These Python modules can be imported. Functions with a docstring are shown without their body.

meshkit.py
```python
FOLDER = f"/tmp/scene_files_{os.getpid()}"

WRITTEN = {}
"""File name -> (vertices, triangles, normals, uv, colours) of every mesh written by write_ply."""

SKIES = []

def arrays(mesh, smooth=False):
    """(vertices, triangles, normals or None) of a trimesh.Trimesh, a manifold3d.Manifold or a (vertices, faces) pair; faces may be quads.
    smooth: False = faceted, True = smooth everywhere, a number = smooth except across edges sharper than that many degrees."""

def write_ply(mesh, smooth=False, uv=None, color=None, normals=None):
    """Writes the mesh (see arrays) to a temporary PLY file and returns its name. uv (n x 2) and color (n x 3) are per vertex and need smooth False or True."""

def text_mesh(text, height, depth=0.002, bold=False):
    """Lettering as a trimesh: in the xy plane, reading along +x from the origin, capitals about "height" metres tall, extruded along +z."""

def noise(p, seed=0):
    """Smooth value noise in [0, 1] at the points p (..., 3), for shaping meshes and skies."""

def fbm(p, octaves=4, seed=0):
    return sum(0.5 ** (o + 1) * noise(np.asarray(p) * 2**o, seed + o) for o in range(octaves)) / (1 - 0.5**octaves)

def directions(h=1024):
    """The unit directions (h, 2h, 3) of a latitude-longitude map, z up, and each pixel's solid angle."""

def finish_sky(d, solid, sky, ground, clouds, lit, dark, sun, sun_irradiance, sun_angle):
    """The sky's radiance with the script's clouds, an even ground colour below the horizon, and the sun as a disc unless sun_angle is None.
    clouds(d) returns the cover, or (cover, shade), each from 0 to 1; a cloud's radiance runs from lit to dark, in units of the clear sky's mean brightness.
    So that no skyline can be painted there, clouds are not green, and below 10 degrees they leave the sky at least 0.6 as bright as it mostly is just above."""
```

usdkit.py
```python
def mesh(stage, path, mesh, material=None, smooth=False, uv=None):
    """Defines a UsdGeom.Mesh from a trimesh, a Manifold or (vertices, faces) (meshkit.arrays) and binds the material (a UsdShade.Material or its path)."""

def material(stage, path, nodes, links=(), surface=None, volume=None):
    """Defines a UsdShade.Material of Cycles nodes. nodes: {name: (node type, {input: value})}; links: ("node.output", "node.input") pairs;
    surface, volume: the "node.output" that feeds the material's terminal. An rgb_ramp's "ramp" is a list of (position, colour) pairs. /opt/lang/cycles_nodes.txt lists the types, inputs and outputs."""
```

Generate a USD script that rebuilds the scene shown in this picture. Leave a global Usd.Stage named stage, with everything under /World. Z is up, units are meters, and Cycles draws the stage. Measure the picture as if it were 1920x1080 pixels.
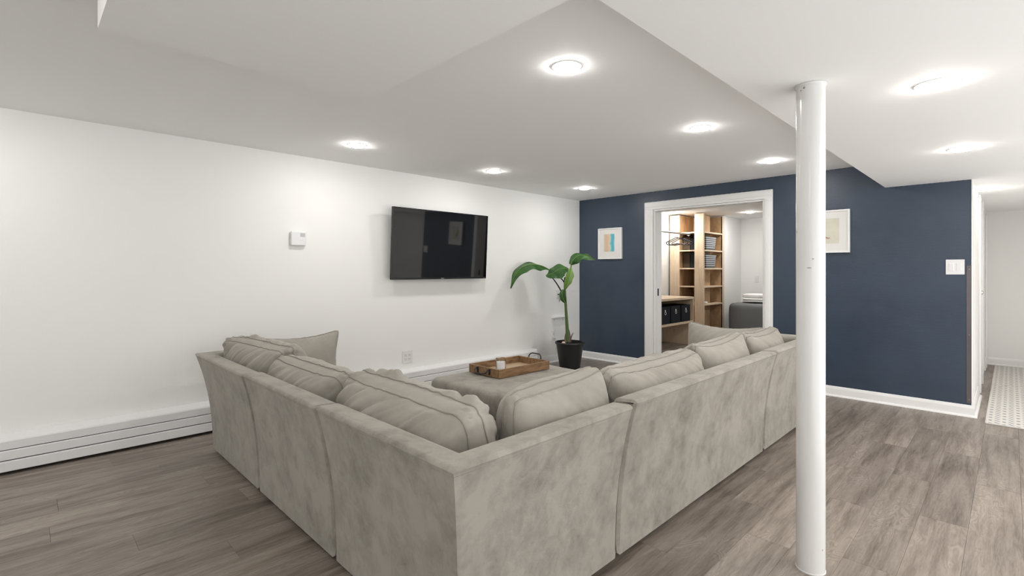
import math, random, re
import numpy as np, trimesh, manifold3d as m3
import scipy.sparse as sp
from pxr import Usd, UsdGeom, UsdLux, UsdShade, Gf, Sdf
import usdkit, meshkit

# ------------------------------------------------------------------ stage, camera, light
stage = Usd.Stage.CreateInMemory()
UsdGeom.SetStageUpAxis(stage, UsdGeom.Tokens.z)
UsdGeom.SetStageMetersPerUnit(stage, 1.0)
UsdGeom.Xform.Define(stage, '/World')
UsdGeom.Scope.Define(stage, '/World/Looks')

YAW, EYE = 0.7887, 1.2
cam = UsdGeom.Camera.Define(stage, '/World/camera')
ca, sa = math.cos(YAW), math.sin(YAW)
cam.AddTransformOp().Set(Gf.Matrix4d(ca, sa, 0, 0, 0, 0, 1, 0, sa, -ca, 0, 0, 0, 0, EYE, 1))
cam.CreateHorizontalApertureAttr(36.0); cam.CreateVerticalApertureAttr(20.25)
cam.CreateFocalLengthAttr(36.0 * 930 / 1920)
cam.CreateVerticalApertureOffsetAttr(-33 * 36 / 1920)
cam.CreateClippingRangeAttr(Gf.Vec2f(0.05, 100))
cam.CreateExposureAttr(0.14)
cam.CreateFStopAttr(0.0)
LAMP = 140.0                      # radiance of the ceiling diffusers
AMBIENT = 0.65                    # even, uncoloured surroundings: only the part of the basement that can be seen is built, the rest is open
dome = UsdLux.DomeLight.Define(stage, '/World/surroundings')
dome.CreateIntensityAttr(AMBIENT); dome.CreateColorAttr(Gf.Vec3f(1.0, .992, .975))
COOL, WARM = (1.0, 0.975, 0.94), (1.0, 0.93, 0.86)

# ------------------------------------------------------------------ helpers
used = {}
def numbered(base):
    n = used.get(base, -1) + 1; used[base] = n
    return base if n == 0 else '%s_%03d' % (base, n)
def tag(p, label=None, cat=None, group=None, kind=None):
    for k, v in (('label', label), ('category', cat), ('group', group), ('kind', kind)):
        if v: p.SetCustomDataByKey(k, v)
    return p
def thing(name, label=None, cat=None, loc=(0, 0, 0), rotz=0, group=None, kind=None):
    x = UsdGeom.Xform.Define(stage, '/World/' + numbered('/World/' + name).split('/')[-1])
    x.AddTranslateOp().Set(Gf.Vec3d(*map(float, loc)))
    if rotz: x.AddRotateZOp().Set(float(rotz))
    return tag(x.GetPrim(), label, cat, group, kind)
def part(parent, name, mesh, mat, smooth=35, label=None, kind=None):
    pp = str(parent.GetPath()) if parent else '/World'
    path = numbered(pp + '/' + name)
    m = usdkit.mesh(stage, path, mesh, M[mat] if mat else None, smooth)
    return tag(m.GetPrim(), label, kind=kind)
def dup(src, loc, rotz=0, label=None, group=None):
    was = src.GetCustomData()
    base = re.sub(r'_[0-9]{3}$', '', src.GetName())
    r = thing(base, label or was.get('label'), was.get('category'), loc, rotz, group or was.get('group'))
    r.GetReferences().AddInternalReference(src.GetPath()); r.SetInstanceable(True)
    return r
def struct(name, mesh, mat, smooth=35, label=None, parent=None):
    p = part(parent, name, mesh, mat, smooth)
    return tag(p, label, kind=None if parent else 'structure')
cat = trimesh.util.concatenate
def box(x0, x1, y0, y1, z0, z1):
    b = trimesh.creation.box(extents=(x1 - x0, y1 - y0, z1 - z0)); b.apply_translation(((x0 + x1) / 2, (y0 + y1) / 2, (z0 + z1) / 2)); return b
def moved(m, d): m = m.copy(); m.apply_translation(d); return m
def turned(m, ang, axis, about=(0, 0, 0)):
    m = m.copy(); m.apply_transform(trimesh.transformations.rotation_matrix(ang, axis, about)); return m
def rbox(x0, x1, y0, y1, z0, z1, r=0.004, seg=8):
    """box with rounded edges"""
    r = min(r, (x1 - x0) * .49, (y1 - y0) * .49, (z1 - z0) * .49)
    pts = []
    s = m3.Manifold.sphere(r, seg)
    hs = [s.translate((x, y, z)) for x in (x0 + r, x1 - r) for y in (y0 + r, y1 - r) for z in (z0 + r, z1 - r)]
    k = m3.Manifold.batch_hull(hs).to_mesh()
    return trimesh.Trimesh(k.vert_properties[:, :3], k.tri_verts, process=False)
def bbox(x0, x1, y0, y1, z0, z1, c=0.002):
    """chamfered box, 44 triangles"""
    p = []
    for i in range(3):
        for sx in (0, 1):
            for sy in (0, 1):
                for sz in (0, 1):
                    q = [(x0, x1)[sx], (y0, y1)[sy], (z0, z1)[sz]]
                    for j in range(3):
                        if j != i: q[j] += c if (sx, sy, sz)[j] == 0 else -c
                    p.append(q)
    k = m3.Manifold.hull_points(np.array(p)).to_mesh()
    return trimesh.Trimesh(k.vert_properties[:, :3], k.tri_verts, process=False)
def tube(pts, r, n=10, closed=False, taper=None):
    pts = np.asarray(pts, float); N = len(pts)
    t = np.roll(pts, -1, 0) - np.roll(pts, 1, 0) if closed else np.gradient(pts, axis=0)
    t /= np.linalg.norm(t, axis=1, keepdims=True) + 1e-12
    ref = np.array([0, 0, 1.0]) if abs(t[0, 2]) < .9 else np.array([1.0, 0, 0])
    u = np.cross(t[0], ref); u /= np.linalg.norm(u); V = []
    rr = np.full(N, r) if taper is None else np.interp(np.linspace(0, 1, N), np.linspace(0, 1, len(taper)), taper) * r
    for i in range(N):
        u = u - t[i] * (u @ t[i]); u /= np.linalg.norm(u); w = np.cross(t[i], u)
        a = np.arange(n) / n * 2 * np.pi
        V.append(pts[i] + rr[i] * (np.cos(a)[:, None] * u + np.sin(a)[:, None] * w))
    V = np.concatenate(V); F = []
    for i in range(N if closed else N - 1):
        for k in range(n):
            a, b = i * n + k, i * n + (k + 1) % n; c, d = ((i + 1) % N) * n + k, ((i + 1) % N) * n + (k + 1) % n
            F += [(a, c, b), (b, c, d)]
    if not closed:
        V = np.vstack([V, pts[0], pts[-1]])
        for k in range(n):
            F += [(N * n, k, (k + 1) % n), (N * n + 1, (N - 1) * n + (k + 1) % n, (N - 1) * n + k)]
    m = trimesh.Trimesh(V, F, process=False)
    return m
def spline(pts, n):
    from scipy.interpolate import CubicSpline
    pts = np.asarray(pts, float); s = np.r_[0, np.cumsum(np.linalg.norm(np.diff(pts, axis=0), axis=1))]
    return CubicSpline(s, pts)(np.linspace(0, s[-1], n))
def lathe(prof, n=40):
    return trimesh.creation.revolve(np.asarray(prof, float), sections=n)
def prism(poly, z0, z1):
    from shapely.geometry import Polygon
    m = trimesh.creation.extrude_polygon(Polygon(poly), z1 - z0, engine='earcut'); m.apply_translation((0, 0, z0)); return m
def grid_box(w, d, h, step):
    """closed box surface on a grid, centred"""
    nx, ny, nz = (max(2, int(round(s / step))) for s in (w, d, h))
    key, V, F = {}, [], []
    def vid(i, j, k):
        if (i, j, k) not in key: key[i, j, k] = len(V); V.append(((i / nx - .5) * w, (j / ny - .5) * d, (k / nz - .5) * h))
        return key[i, j, k]
    def quad(a, b, c, e): F.append((a, b, c, e))
    for i in range(nx):
        for j in range(ny):
            quad(vid(i, j, nz), vid(i + 1, j, nz), vid(i + 1, j + 1, nz), vid(i, j + 1, nz)); quad(vid(i, j, 0), vid(i, j + 1, 0), vid(i + 1, j + 1, 0), vid(i + 1, j, 0))
    for i in range(nx):
        for k in range(nz):
            quad(vid(i, 0, k), vid(i + 1, 0, k), vid(i + 1, 0, k + 1), vid(i, 0, k + 1)); quad(vid(i, ny, k), vid(i, ny, k + 1), vid(i + 1, ny, k + 1), vid(i + 1, ny, k))
    for j in range(ny):
        for k in range(nz):
            quad(vid(0, j, k), vid(0, j, k + 1), vid(0, j + 1, k + 1), vid(0, j + 1, k)); quad(vid(nx, j, k), vid(nx, j + 1, k), vid(nx, j + 1, k + 1), vid(nx, j, k + 1))
    return np.array(V), np.array(F), (nx, ny, nz), key
def soft_box(x0, x1, y0, y1, z0, z1, r=.03, bulge=(0, 0, 0), step=.03, wob=0, seed=0):
    w, d, h = x1 - x0, y1 - y0, z1 - z0
    V, F, _, _ = grid_box(w, d, h, step)
    hf = np.array([w, d, h]) / 2
    q = np.clip(V, -(hf - r), hf - r); e = V - q; e = e / np.maximum(np.linalg.norm(e, axis=1, keepdims=True), 1e-9) * r
    P = q + e; u = P / hf
    for ax in range(3):
        o = [i for i in range(3) if i != ax]
        P[:, ax] += bulge[ax] * u[:, ax] * (1 - u[:, o[0]] ** 2) * (1 - u[:, o[1]] ** 2)
    if wob: P += wob * (np.stack([meshkit.fbm(P * 5, 2, seed + i) for i in range(3)], 1) - .5)
    P += np.array([(x0 + x1) / 2, (y0 + y1) / 2, (z0 + z1) / 2])
    return trimesh.Trimesh(P, np.vstack([F[:, [0, 1, 2]], F[:, [0, 2, 3]]]), process=False)

# ------------------------------------------------------------------ materials
M = {}
def mat(name, nodes, links=(), surface='p.BSDF'):
    M[name] = usdkit.material(stage, '/World/Looks/' + name, nodes, links, surface=surface)
def plain(name, col, rough=.5, spec=.5, metal=0, bump=0, scale=200, **kw):
    n = {'p': ('principled_bsdf', dict(base_color=col, roughness=rough, specular_ior_level=spec, metallic=metal, **kw))}
    l = []
    if bump:
        n['t'] = ('texture_coordinate', {}); n['g'] = ('geometry', {}); n['n'] = ('noise_texture', dict(scale=scale, detail=3)); n['b'] = ('bump', dict(strength=bump, distance=.002))
        l = [('g.position', 'n.vector'), ('n.fac', 'b.height'), ('b.normal', 'p.normal')]
    mat(name, n, l)
plain('wall_white', (.90, .90, .887), .55, .35, bump=.15, scale=160)
plain('ceiling_white', (.955, .953, .946), .8, .2, bump=.12, scale=120)
plain('trim_white', (.86, .86, .855), .32)
plain('plastic_white', (.82, .82, .83), .3)
plain('slot_dark', (.03, .03, .03), .6)
plain('heater_white', (.84, .84, .845), .35)
plain('cavity_black', (.012, .012, .012), .7)
plain('tv_screen', (.0025, .003, .004), .035, .8)
plain('tv_bezel', (.012, .012, .013), .28)
plain('badge_silver', (.7, .7, .7), .25, metal=1)
plain('iron_black', (.012, .011, .011), .45)
plain('chrome', (.75, .75, .75), .18, metal=1)
plain('ring_metal', (.72, .72, .72), .4, metal=0)
plain('steel_rod', (.33, .33, .33), .28, metal=1)
plain('hanger_black', (.02, .02, .022), .4)
plain('bin_black', (.016, .018, .024), .85, .2, bump=.6, scale=500)
plain('bin_brown', (.07, .052, .035), .85, .2, bump=.6, scale=400)
plain('pot_black', (.013, .013, .014), .36, bump=.2, scale=120)
plain('soil', (.05, .035, .022), .95, .1, bump=1, scale=120)
plain('bark', (.16, .13, .095), .8, bump=1, scale=90)
plain('stone_pale', (.72, .55, .40), .7)
plain('paper_mat', (.80, .79, .765), .7, .2)
plain('print_paper', (.70, .68, .60), .75, .2)
plain('bed_gray', (.165, .17, .175), .85, .2, bump=.5, scale=260)
plain('towel_white', (.86, .86, .85), .95, .1, bump=1, scale=300)
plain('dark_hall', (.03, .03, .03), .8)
plain('wax', (.78, .755, .70), .45, subsurface_weight=.2, subsurface_scale=.01)
plain('label_white', (.82, .82, .83), .5)
plain('ring_white', (.9, .9, .89), .4)
plain('glass', (.97, .98, .98), .02, transmission_weight=1.0, ior=1.45)
plain('guard', (.10, .092, .098), .2, .8, coat_weight=.5)
plain('post_scuff', (.3, .28, .26), .7)
for nm, c, k in (('lamp_cool', COOL, 1), ('lamp_warm', WARM, 1), ('lamp_closet', COOL, 2.3)):
    mat(nm, {'e': ('emission', dict(color=c, strength=LAMP * k))}, surface='e.emission')

# painted steel post: glossy white with faint streaks
mat('post_white', {'g': ('geometry', {}), 'mp': ('mapping', dict(scale=(30, 30, 3))), 'n': ('noise_texture', dict(scale=1, detail=4)), 'b': ('bump', dict(strength=.25, distance=.003)),
    'p': ('principled_bsdf', dict(base_color=(.72, .72, .715), roughness=.2, specular_ior_level=.5))},
    [('g.position', 'mp.vector'), ('mp.vector', 'n.vector'), ('n.fac', 'b.height'), ('b.normal', 'p.normal')])

# navy paint, rolled on: orange peel and faint horizontal lap marks
mat('navy_paint', {'g': ('geometry', {}), 'n': ('noise_texture', dict(scale=130, detail=2)), 'mp': ('mapping', dict(scale=(9, 9, 70))), 'n2': ('noise_texture', dict(scale=1, detail=3)),
    'n3': ('noise_texture', dict(scale=2.2, detail=3)), 'r': ('rgb_ramp', {'ramp': [(.3, (.037, .054, .085)), (.7, (.045, .066, .101))]}),
    'ad': ('math', dict(math_type='multiply_add', value2=.5)), 'b': ('bump', dict(strength=.38, distance=.003)), 'mr': ('map_range', dict(from_min=.3, from_max=.7, to_min=.30, to_max=.42)),
    'p': ('principled_bsdf', dict(roughness=.36, specular_ior_level=.5))},
    [('g.position', 'n.vector'), ('g.position', 'mp.vector'), ('mp.vector', 'n2.vector'), ('g.position', 'n3.vector'), ('n3.fac', 'r.fac'), ('r.color', 'p.base_color'),
     ('n2.fac', 'ad.value1'), ('n.fac', 'ad.value3'), ('ad.value', 'b.height'), ('b.normal', 'p.normal'), ('n3.fac', 'mr.value'), ('mr.result', 'p.roughness')])

# suede upholstery: brushed nap patches
def suede(name, lo, hi, scale, contrast, bump):
    mat(name, {'g': ('geometry', {}), 'mp': ('mapping', dict(scale=(1, 1, .85))), 'a': ('noise_texture', dict(scale=scale, detail=6, roughness=.62, distortion=.25)), 'b2': ('noise_texture', dict(scale=scale * 3.1, detail=5, roughness=.7, distortion=.5)),
        'mx': ('mix_float', dict(fac=.42)), 'r': ('rgb_ramp', {'ramp': [(.48 - contrast, lo), (.48 - contrast * .25, tuple(.5 * a + .5 * b for a, b in zip(lo, hi))), (.48 + contrast * .7, hi)]}),
        'f': ('noise_texture', dict(scale=420, detail=2)), 'b': ('bump', dict(strength=bump, distance=.002)),
        'p': ('principled_bsdf', dict(roughness=.88, specular_ior_level=.15, sheen_weight=.35, sheen_roughness=.45, sheen_tint=(.9, .87, .8)))},
        [('g.position', 'mp.vector'), ('mp.vector', 'a.vector'), ('mp.vector', 'b2.vector'), ('a.fac', 'mx.a'), ('b2.fac', 'mx.b'), ('mx.result', 'r.fac'), ('r.color', 'p.base_color'),
         ('g.position', 'f.vector'), ('f.fac', 'b.height'), ('b.normal', 'p.normal')])
suede('suede', (.185, .171, .148), (.328, .307, .272), 5.6, .13, .35)
suede('suede_cushion', (.27, .253, .222), (.36, .338, .30), 3.2, .17, .3)
plain('suede_seam', (.285, .267, .235), .9, .1)

# vinyl planks, each its own tone and grain
mat('plank', {'g': ('geometry', {}), 'o': ('object_info', {}), 'w': ('white_noise_texture', dict(dimensions='1D')), 'wm': ('mix', dict(mix_type='multiply', fac=1, color2=(40, 40, 40))), 'ad': ('mix', dict(mix_type='add', fac=1)),
    'mp': ('mapping', dict(scale=(30, 1.9, 1))), 'n': ('noise_texture', dict(scale=1, detail=9, roughness=.66, distortion=.3)),
    'mp2': ('mapping', dict(scale=(170, 14, 1))), 'n2': ('noise_texture', dict(scale=1, detail=5, roughness=.65)),
    'mp3': ('mapping', dict(scale=(9, 1.5, 1))), 'n3': ('noise_texture', dict(scale=1, detail=3, roughness=.55, distortion=.8)),
    'mp4': ('mapping', dict(scale=(11, 3.2, 1))), 'n4': ('noise_texture', dict(scale=1, detail=2, roughness=.5, distortion=.6)),
    'wv': ('math', dict(math_type='multiply', value2=95)), 'sn': ('math', dict(math_type='sine')), 'sm': ('map_range', dict(from_min=-1, from_max=1, to_min=.25, to_max=.75)),
    'wk': ('map_range', dict(from_min=.52, from_max=.66, to_min=0, to_max=.30, clamp=True)),
    'x1': ('mix_float', dict(fac=.34)), 'x2': ('mix_float', {}), 'x3': ('mix_float', dict(fac=.33)),
    'r': ('rgb_ramp', {'ramp': [(.33, (.080, .063, .051)), (.43, (.185, .154, .129)), (.52, (.275, .235, .201)), (.64, (.372, .327, .287))]}),
    'tn': ('map_range', dict(from_min=0, from_max=1, to_min=.84, to_max=1.08)), 'hv': ('hsv', {}),
    'b': ('bump', dict(strength=.2, distance=.002)), 'p': ('principled_bsdf', dict(roughness=.42, specular_ior_level=.42))},
    [('o.random', 'w.w'), ('w.color', 'wm.color1'), ('g.position', 'ad.color1'), ('wm.color', 'ad.color2'),
     ('ad.color', 'mp.vector'), ('mp.vector', 'n.vector'), ('ad.color', 'mp2.vector'), ('mp2.vector', 'n2.vector'), ('ad.color', 'mp3.vector'), ('mp3.vector', 'n3.vector'), ('ad.color', 'mp4.vector'), ('mp4.vector', 'n4.vector'),
     ('n4.fac', 'wv.value1'), ('wv.value', 'sn.value1'), ('sn.value', 'sm.value'), ('n3.fac', 'wk.value'),
     ('n.fac', 'x1.a'), ('n2.fac', 'x1.b'), ('x1.result', 'x2.a'), ('sm.result', 'x2.b'), ('wk.result', 'x2.fac'), ('x2.result', 'x3.a'), ('n3.fac', 'x3.b'), ('x3.result', 'r.fac'),
     ('r.color', 'hv.color'), ('o.random', 'tn.value'), ('tn.result', 'hv.value'), ('hv.color', 'p.base_color'),
     ('n2.fac', 'b.height'), ('b.normal', 'p.normal')])
plain('subfloor', (.06, .05, .043), .8)

def wood(name, lo, hi, sc, rough=.5, scale=1):
    mat(name, {'g': ('geometry', {}), 'mp': ('mapping', dict(scale=sc)), 'n': ('noise_texture', dict(scale=scale, detail=6, roughness=.6, distortion=1.1)), 'r': ('rgb_ramp', {'ramp': [(.3, lo), (.68, hi)]}),
        'p': ('principled_bsdf', dict(roughness=rough, specular_ior_level=.35))}, [('g.position', 'mp.vector'), ('mp.vector', 'n.vector'), ('n.fac', 'r.fac'), ('r.color', 'p.base_color')])
wood('birch', (.60, .46, .32), (.72, .585, .435), (30, 30, 2.5))
wood('plywood', (.40, .25, .13), (.58, .40, .245), (7, 7, 3))
wood('tray_wood', (.14, .075, .035), (.34, .21, .11), (60, 6, 40))
wood('tray_board', (.36, .25, .15), (.52, .39, .26), (40, 4, 40))

mat('leaf', {'g': ('geometry', {}), 'n': ('noise_texture', dict(scale=14, detail=3)), 'r': ('rgb_ramp', {'ramp': [(.3, (.026, .088, .020)), (.7, (.065, .18, .04))]}),
    'p': ('principled_bsdf', dict(roughness=.34, specular_ior_level=.5)), 't': ('translucent_bsdf', {}), 'm': ('mix_closure', dict(fac=.22)), 'tc': ('mix', dict(mix_type='multiply', fac=1, color2=(1.6, 1.9, .9)))},
    [('g.position', 'n.vector'), ('n.fac', 'r.fac'), ('r.color', 'p.base_color'), ('r.color', 'tc.color1'), ('tc.color', 't.color'), ('p.BSDF', 'm.closure1'), ('t.BSDF', 'm.closure2')], surface='m.closure')
plain('leaf_pale', (.17, .30, .065), .4)
plain('stem_green', (.075, .13, .035), .5, bump=.3, scale=60)
plain('petiole_dark', (.022, .04, .016), .45)
plain('basket_gray', (.10, .11, .12), .7)
plain('basket_pale', (.46, .47, .475), .6)

# runner rug print: pale ground with grey ornamental columns
mat('rug_print', {'g': ('geometry', {}), 's': ('separate_xyz', {}), 'ux': ('math', dict(math_type='multiply', value2=2 * math.pi / .079)), 'uy': ('math', dict(math_type='multiply', value2=2 * math.pi / .072)), 'uz': ('math', dict(math_type='multiply', value2=2 * math.pi / .105)),
    'c': ('math', dict(math_type='cosine')), 'sx': ('math', dict(math_type='sine')), 'ph': ('math', dict(math_type='multiply_add', value2=1.3)), 'sb': ('math', dict(math_type='sine')), 'cp': ('math', dict(math_type='maximum', value2=0)), 'ba': ('math', dict(math_type='multiply')),
    'cn': ('math', dict(math_type='multiply_add', value2=-1.6, value3=-.75)), 'cq': ('math', dict(math_type='maximum', value2=0)), 'sd': ('math', dict(math_type='sine')), 'da': ('math', dict(math_type='multiply')), 'su': ('math', dict(math_type='maximum')),
    'n': ('noise_texture', dict(scale=90, detail=3)), 'ad': ('math', dict(math_type='multiply_add', value2=.5)),
    'r': ('rgb_ramp', {'ramp': [(.30, (.68, .66, .63)), (.55, (.52, .515, .50)), (.85, (.335, .345, .35))]}), 'p': ('principled_bsdf', dict(roughness=.9, specular_ior_level=.1))},
    [('g.position', 's.vector'), ('g.position', 'n.vector'), ('s.x', 'ux.value1'), ('s.y', 'uy.value1'), ('s.y', 'uz.value1'), ('ux.value', 'c.value1'), ('ux.value', 'sx.value1'), ('sx.value', 'ph.value1'), ('uy.value', 'ph.value3'), ('ph.value', 'sb.value1'),
     ('c.value', 'cp.value1'), ('cp.value', 'ba.value1'), ('sb.value', 'ba.value2'), ('c.value', 'cn.value1'), ('cn.value', 'cq.value1'), ('uz.value', 'sd.value1'), ('cq.value', 'da.value1'), ('sd.value', 'da.value2'), ('ba.value', 'su.value1'), ('da.value', 'su.value2'),
     ('n.fac', 'ad.value1'), ('su.value', 'ad.value3'), ('ad.value', 'r.fac'), ('r.color', 'p.base_color')])
plain('rug_edge', (.62, .60, .57), .9, .1)
# abstract watercolour: peach to turquoise (object x runs across the print)
mat('print_wash', {'t': ('texture_coordinate', {}), 's': ('separate_xyz', {}), 'n': ('noise_texture', dict(scale=18, detail=4)), 'mr': ('map_range', dict(from_min=-.09, from_max=.09)), 'ad': ('math', dict(math_type='multiply_add', value2=.35)), 'sb': ('math', dict(math_type='subtract', value2=.175)),
    'r': ('rgb_ramp', {'ramp': [(.05, (.66, .56, .40)), (.22, (.72, .50, .36)), (.44, (.76, .58, .44)), (.53, (.62, .70, .62)), (.62, (.16, .55, .55)), (.8, (.14, .42, .62)), (.95, (.30, .64, .62))]}), 'p': ('principled_bsdf', dict(roughness=.7, specular_ior_level=.2))},
    [('t.object', 's.vector'), ('t.object', 'n.vector'), ('s.x', 'mr.value'), ('n.fac', 'ad.value1'), ('mr.result', 'ad.value3'), ('ad.value', 'sb.value1'), ('sb.value', 'r.fac'), ('r.color', 'p.base_color')])
mat('print_pale', {'t': ('texture_coordinate', {}), 'n': ('noise_texture', dict(scale=16, detail=3)), 'r': ('rgb_ramp', {'ramp': [(.3, (.64, .64, .53)), (.7, (.72, .69, .60))]}), 'p': ('principled_bsdf', dict(roughness=.75, specular_ior_level=.2))},
    [('t.object', 'n.vector'), ('n.fac', 'r.fac'), ('r.color', 'p.base_color')])
plain('print_brown', (.34, .20, .13), .75, .2)
plain('print_peach', (.70, .50, .38), .75, .2)

# ------------------------------------------------------------------ the setting
XL, YB, ZC, ZS, XS = -4.235, 5.53, 2.168, 1.945, -0.80
XH, YH = -0.225, 8.80                      # hall: left wall, far wall
YR0, YR1 = 5.68, 9.68                      # dressing room beyond the pocket doors
XR, YF = 1.6, -1.5
DX0, DX1, DZ = -3.10, -1.82, 1.945         # door opening

fl = thing('floor', kind='structure')
tag(part(fl, 'subfloor', box(XL - .1, .85, YF, 9.75, -.03, -.0065), 'subfloor'))
rnd = random.Random(4)
PW, PL = .178, 1.22
def in_view(x, y):
    d = -x * sa + y * ca
    if d < .3: return False
    u = (x * ca + y * sa) / d * 930; v = EYE / d * 930
    return abs(u) < 1330 and v < 760
nplank = 0
cand = []
k = 0
xx = XL
while xx < .80:
    off = (k * .41 + rnd.random() * .25) % 1 * PL
    y = -1.5 - off
    while y < 9.7:
        a, b = (xx, min(xx + PW, .85)), (y, y + PL)
        if any(in_view(px_, py_) for px_ in np.linspace(a[0], a[1], 3) for py_ in np.linspace(b[0], b[1], 9)):
            if not (xx + PW < -.3 and False): cand.append((a, b))
        y += PL
    xx += PW; k += 1
for (a, b) in cand:
    y1 = min(b[1], 9.74)
    if y1 - b[0] < .05: continue
    part(fl, 'plank', bbox(a[0] + .0003, a[1] - .0003, b[0] + .0003, y1 - .0003, -.006, 0, .0007), 'plank', smooth=False); nplank += 1
print('planks', nplank)

struct('ceiling', cat([box(XL - .1, XS, YF, YB, ZC, ZC + .08), box(XS, XR, YF, YB, ZC, ZC + .08)]), 'ceiling_white', False)
# dropped soffit: an L of duct boxing
sof = cat([box(XS, XR, YF, YB, ZS, ZC), box(-1.986, XS, .1715, 1.0744, ZS, ZC)])
struct('trim_1', sof, 'ceiling_white', False, 'L-shaped boxed soffit hanging below the main ceiling')
struct('ceiling_hall', box(XH - .1, 1.1, YB, YH + .1, ZS, ZS + .08), 'ceiling_white', False)
struct('ceiling_closet', box(XL, XH - .115, YR0, YR1, ZC, ZC + .08), 'ceiling_white', False)
struct('wall_left', box(XL - .1, XL, YF, YB + .15, 0, ZC), 'wall_white', False)
blue = cat([box(XL, DX0, YB, YB + .075, 0, ZC), box(DX1, XH, YB, YB + .075, 0, ZC), box(DX0, DX1, YB, YB + .075, DZ, ZC)])
struct('wall_back', blue, 'navy_paint', False, 'navy blue accent wall with the pocket door opening')
inner = cat([box(XL, DX0, YB + .075, YR0, 0, ZC), box(DX1, XH - .115, YB + .075, YR0, 0, ZC), box(DX0, DX1, YB + .075, YR0, DZ, ZC)])
struct('wall_closet_front', inner, 'wall_white', False)
struct('wall_closet_left', box(XL - .1, XL, YR0, YR1 + .1, 0, ZC), 'wall_white', False)
struct('wall_closet_back', box(XL, XH - .115, YR1, YR1 + .1, 0, ZC), 'wall_white', False)
struct('wall_closet_stub', box(XL, -3.60, 8.885, YR1, 0, ZC), 'wall_white', False)
hw = cat([box(XH - .115, XH, YB + .075, 6.75, 0, ZC), box(XH - .115, XH, 7.2, YR1, 0, ZC), box(XH - .115, XH, 6.75, 7.2, 1.93, ZC)])
struct('wall_hall_left', hw, 'wall_white', False)
struct('wall_hall_back', box(XH, 1.1, YH, YH + .1, 0, ZS), 'wall_white', False)
struct('wall_hall_right', box(1.0, 1.1, YB + .1, YH, 0, ZS), 'wall_white', False)
struct('wall_front', box(XL - .1, XR, YF - .1, YF, 0, ZC), 'wall_white', False)
struct('wall_back_right', box(1.0, XR, YB, YB + .1, 0, ZC), 'wall_white', False)

# skirting: profile with a small ogee, run along a wall
def skirting(p0, p1, n, h=.095, t=.014):
    p0, p1, n = np.array(p0, float), np.array(p1, float), np.array(n, float)
    prof = [(0, 0), (t, 0), (t, h * .72), (t * .72, h * .80), (t * .6, h * .9), (t * .3, h), (0, h)]
    V = [(*(p + n * o), z) for p in (p0, p1) for o, z in prof]; k = len(prof); F = []
    for i in range(k):
        j = (i + 1) % k; F += [(i, j, k + j), (i, k + j, k + i)]
    for i in range(1, k - 1): F += [(0, i + 1, i), (k, k + i, k + i + 1)]
    m = trimesh.Trimesh(V, F, process=False); m.fix_normals(); return m
def shoe(p0, p1, n, r=.017, off=.014):
    p0, p1, n = np.array(p0, float), np.array(p1, float), np.array(n, float)
    prof = [(0, 0)] + [(r * math.cos(a), r * math.sin(a)) for a in np.linspace(0, math.pi / 2, 6)]
    V = [(*(p + n * (o + off)), z) for p in (p0, p1) for o, z in prof]; k = len(prof); F = []
    for i in range(k):
        j = (i + 1) % k; F += [(i, j, k + j), (i, k + j, k + i)]
    for i in range(1, k - 1): F += [(0, i + 1, i), (k, k + i, k + i + 1)]
    m = trimesh.Trimesh(V, F, process=False); m.fix_normals(); return m
struct('baseboard_left', cat([skirting((XL, 4.56), (XL, YB), (1, 0)), shoe((XL, 4.56), (XL, YB), (1, 0))]), 'trim_white')
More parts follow.
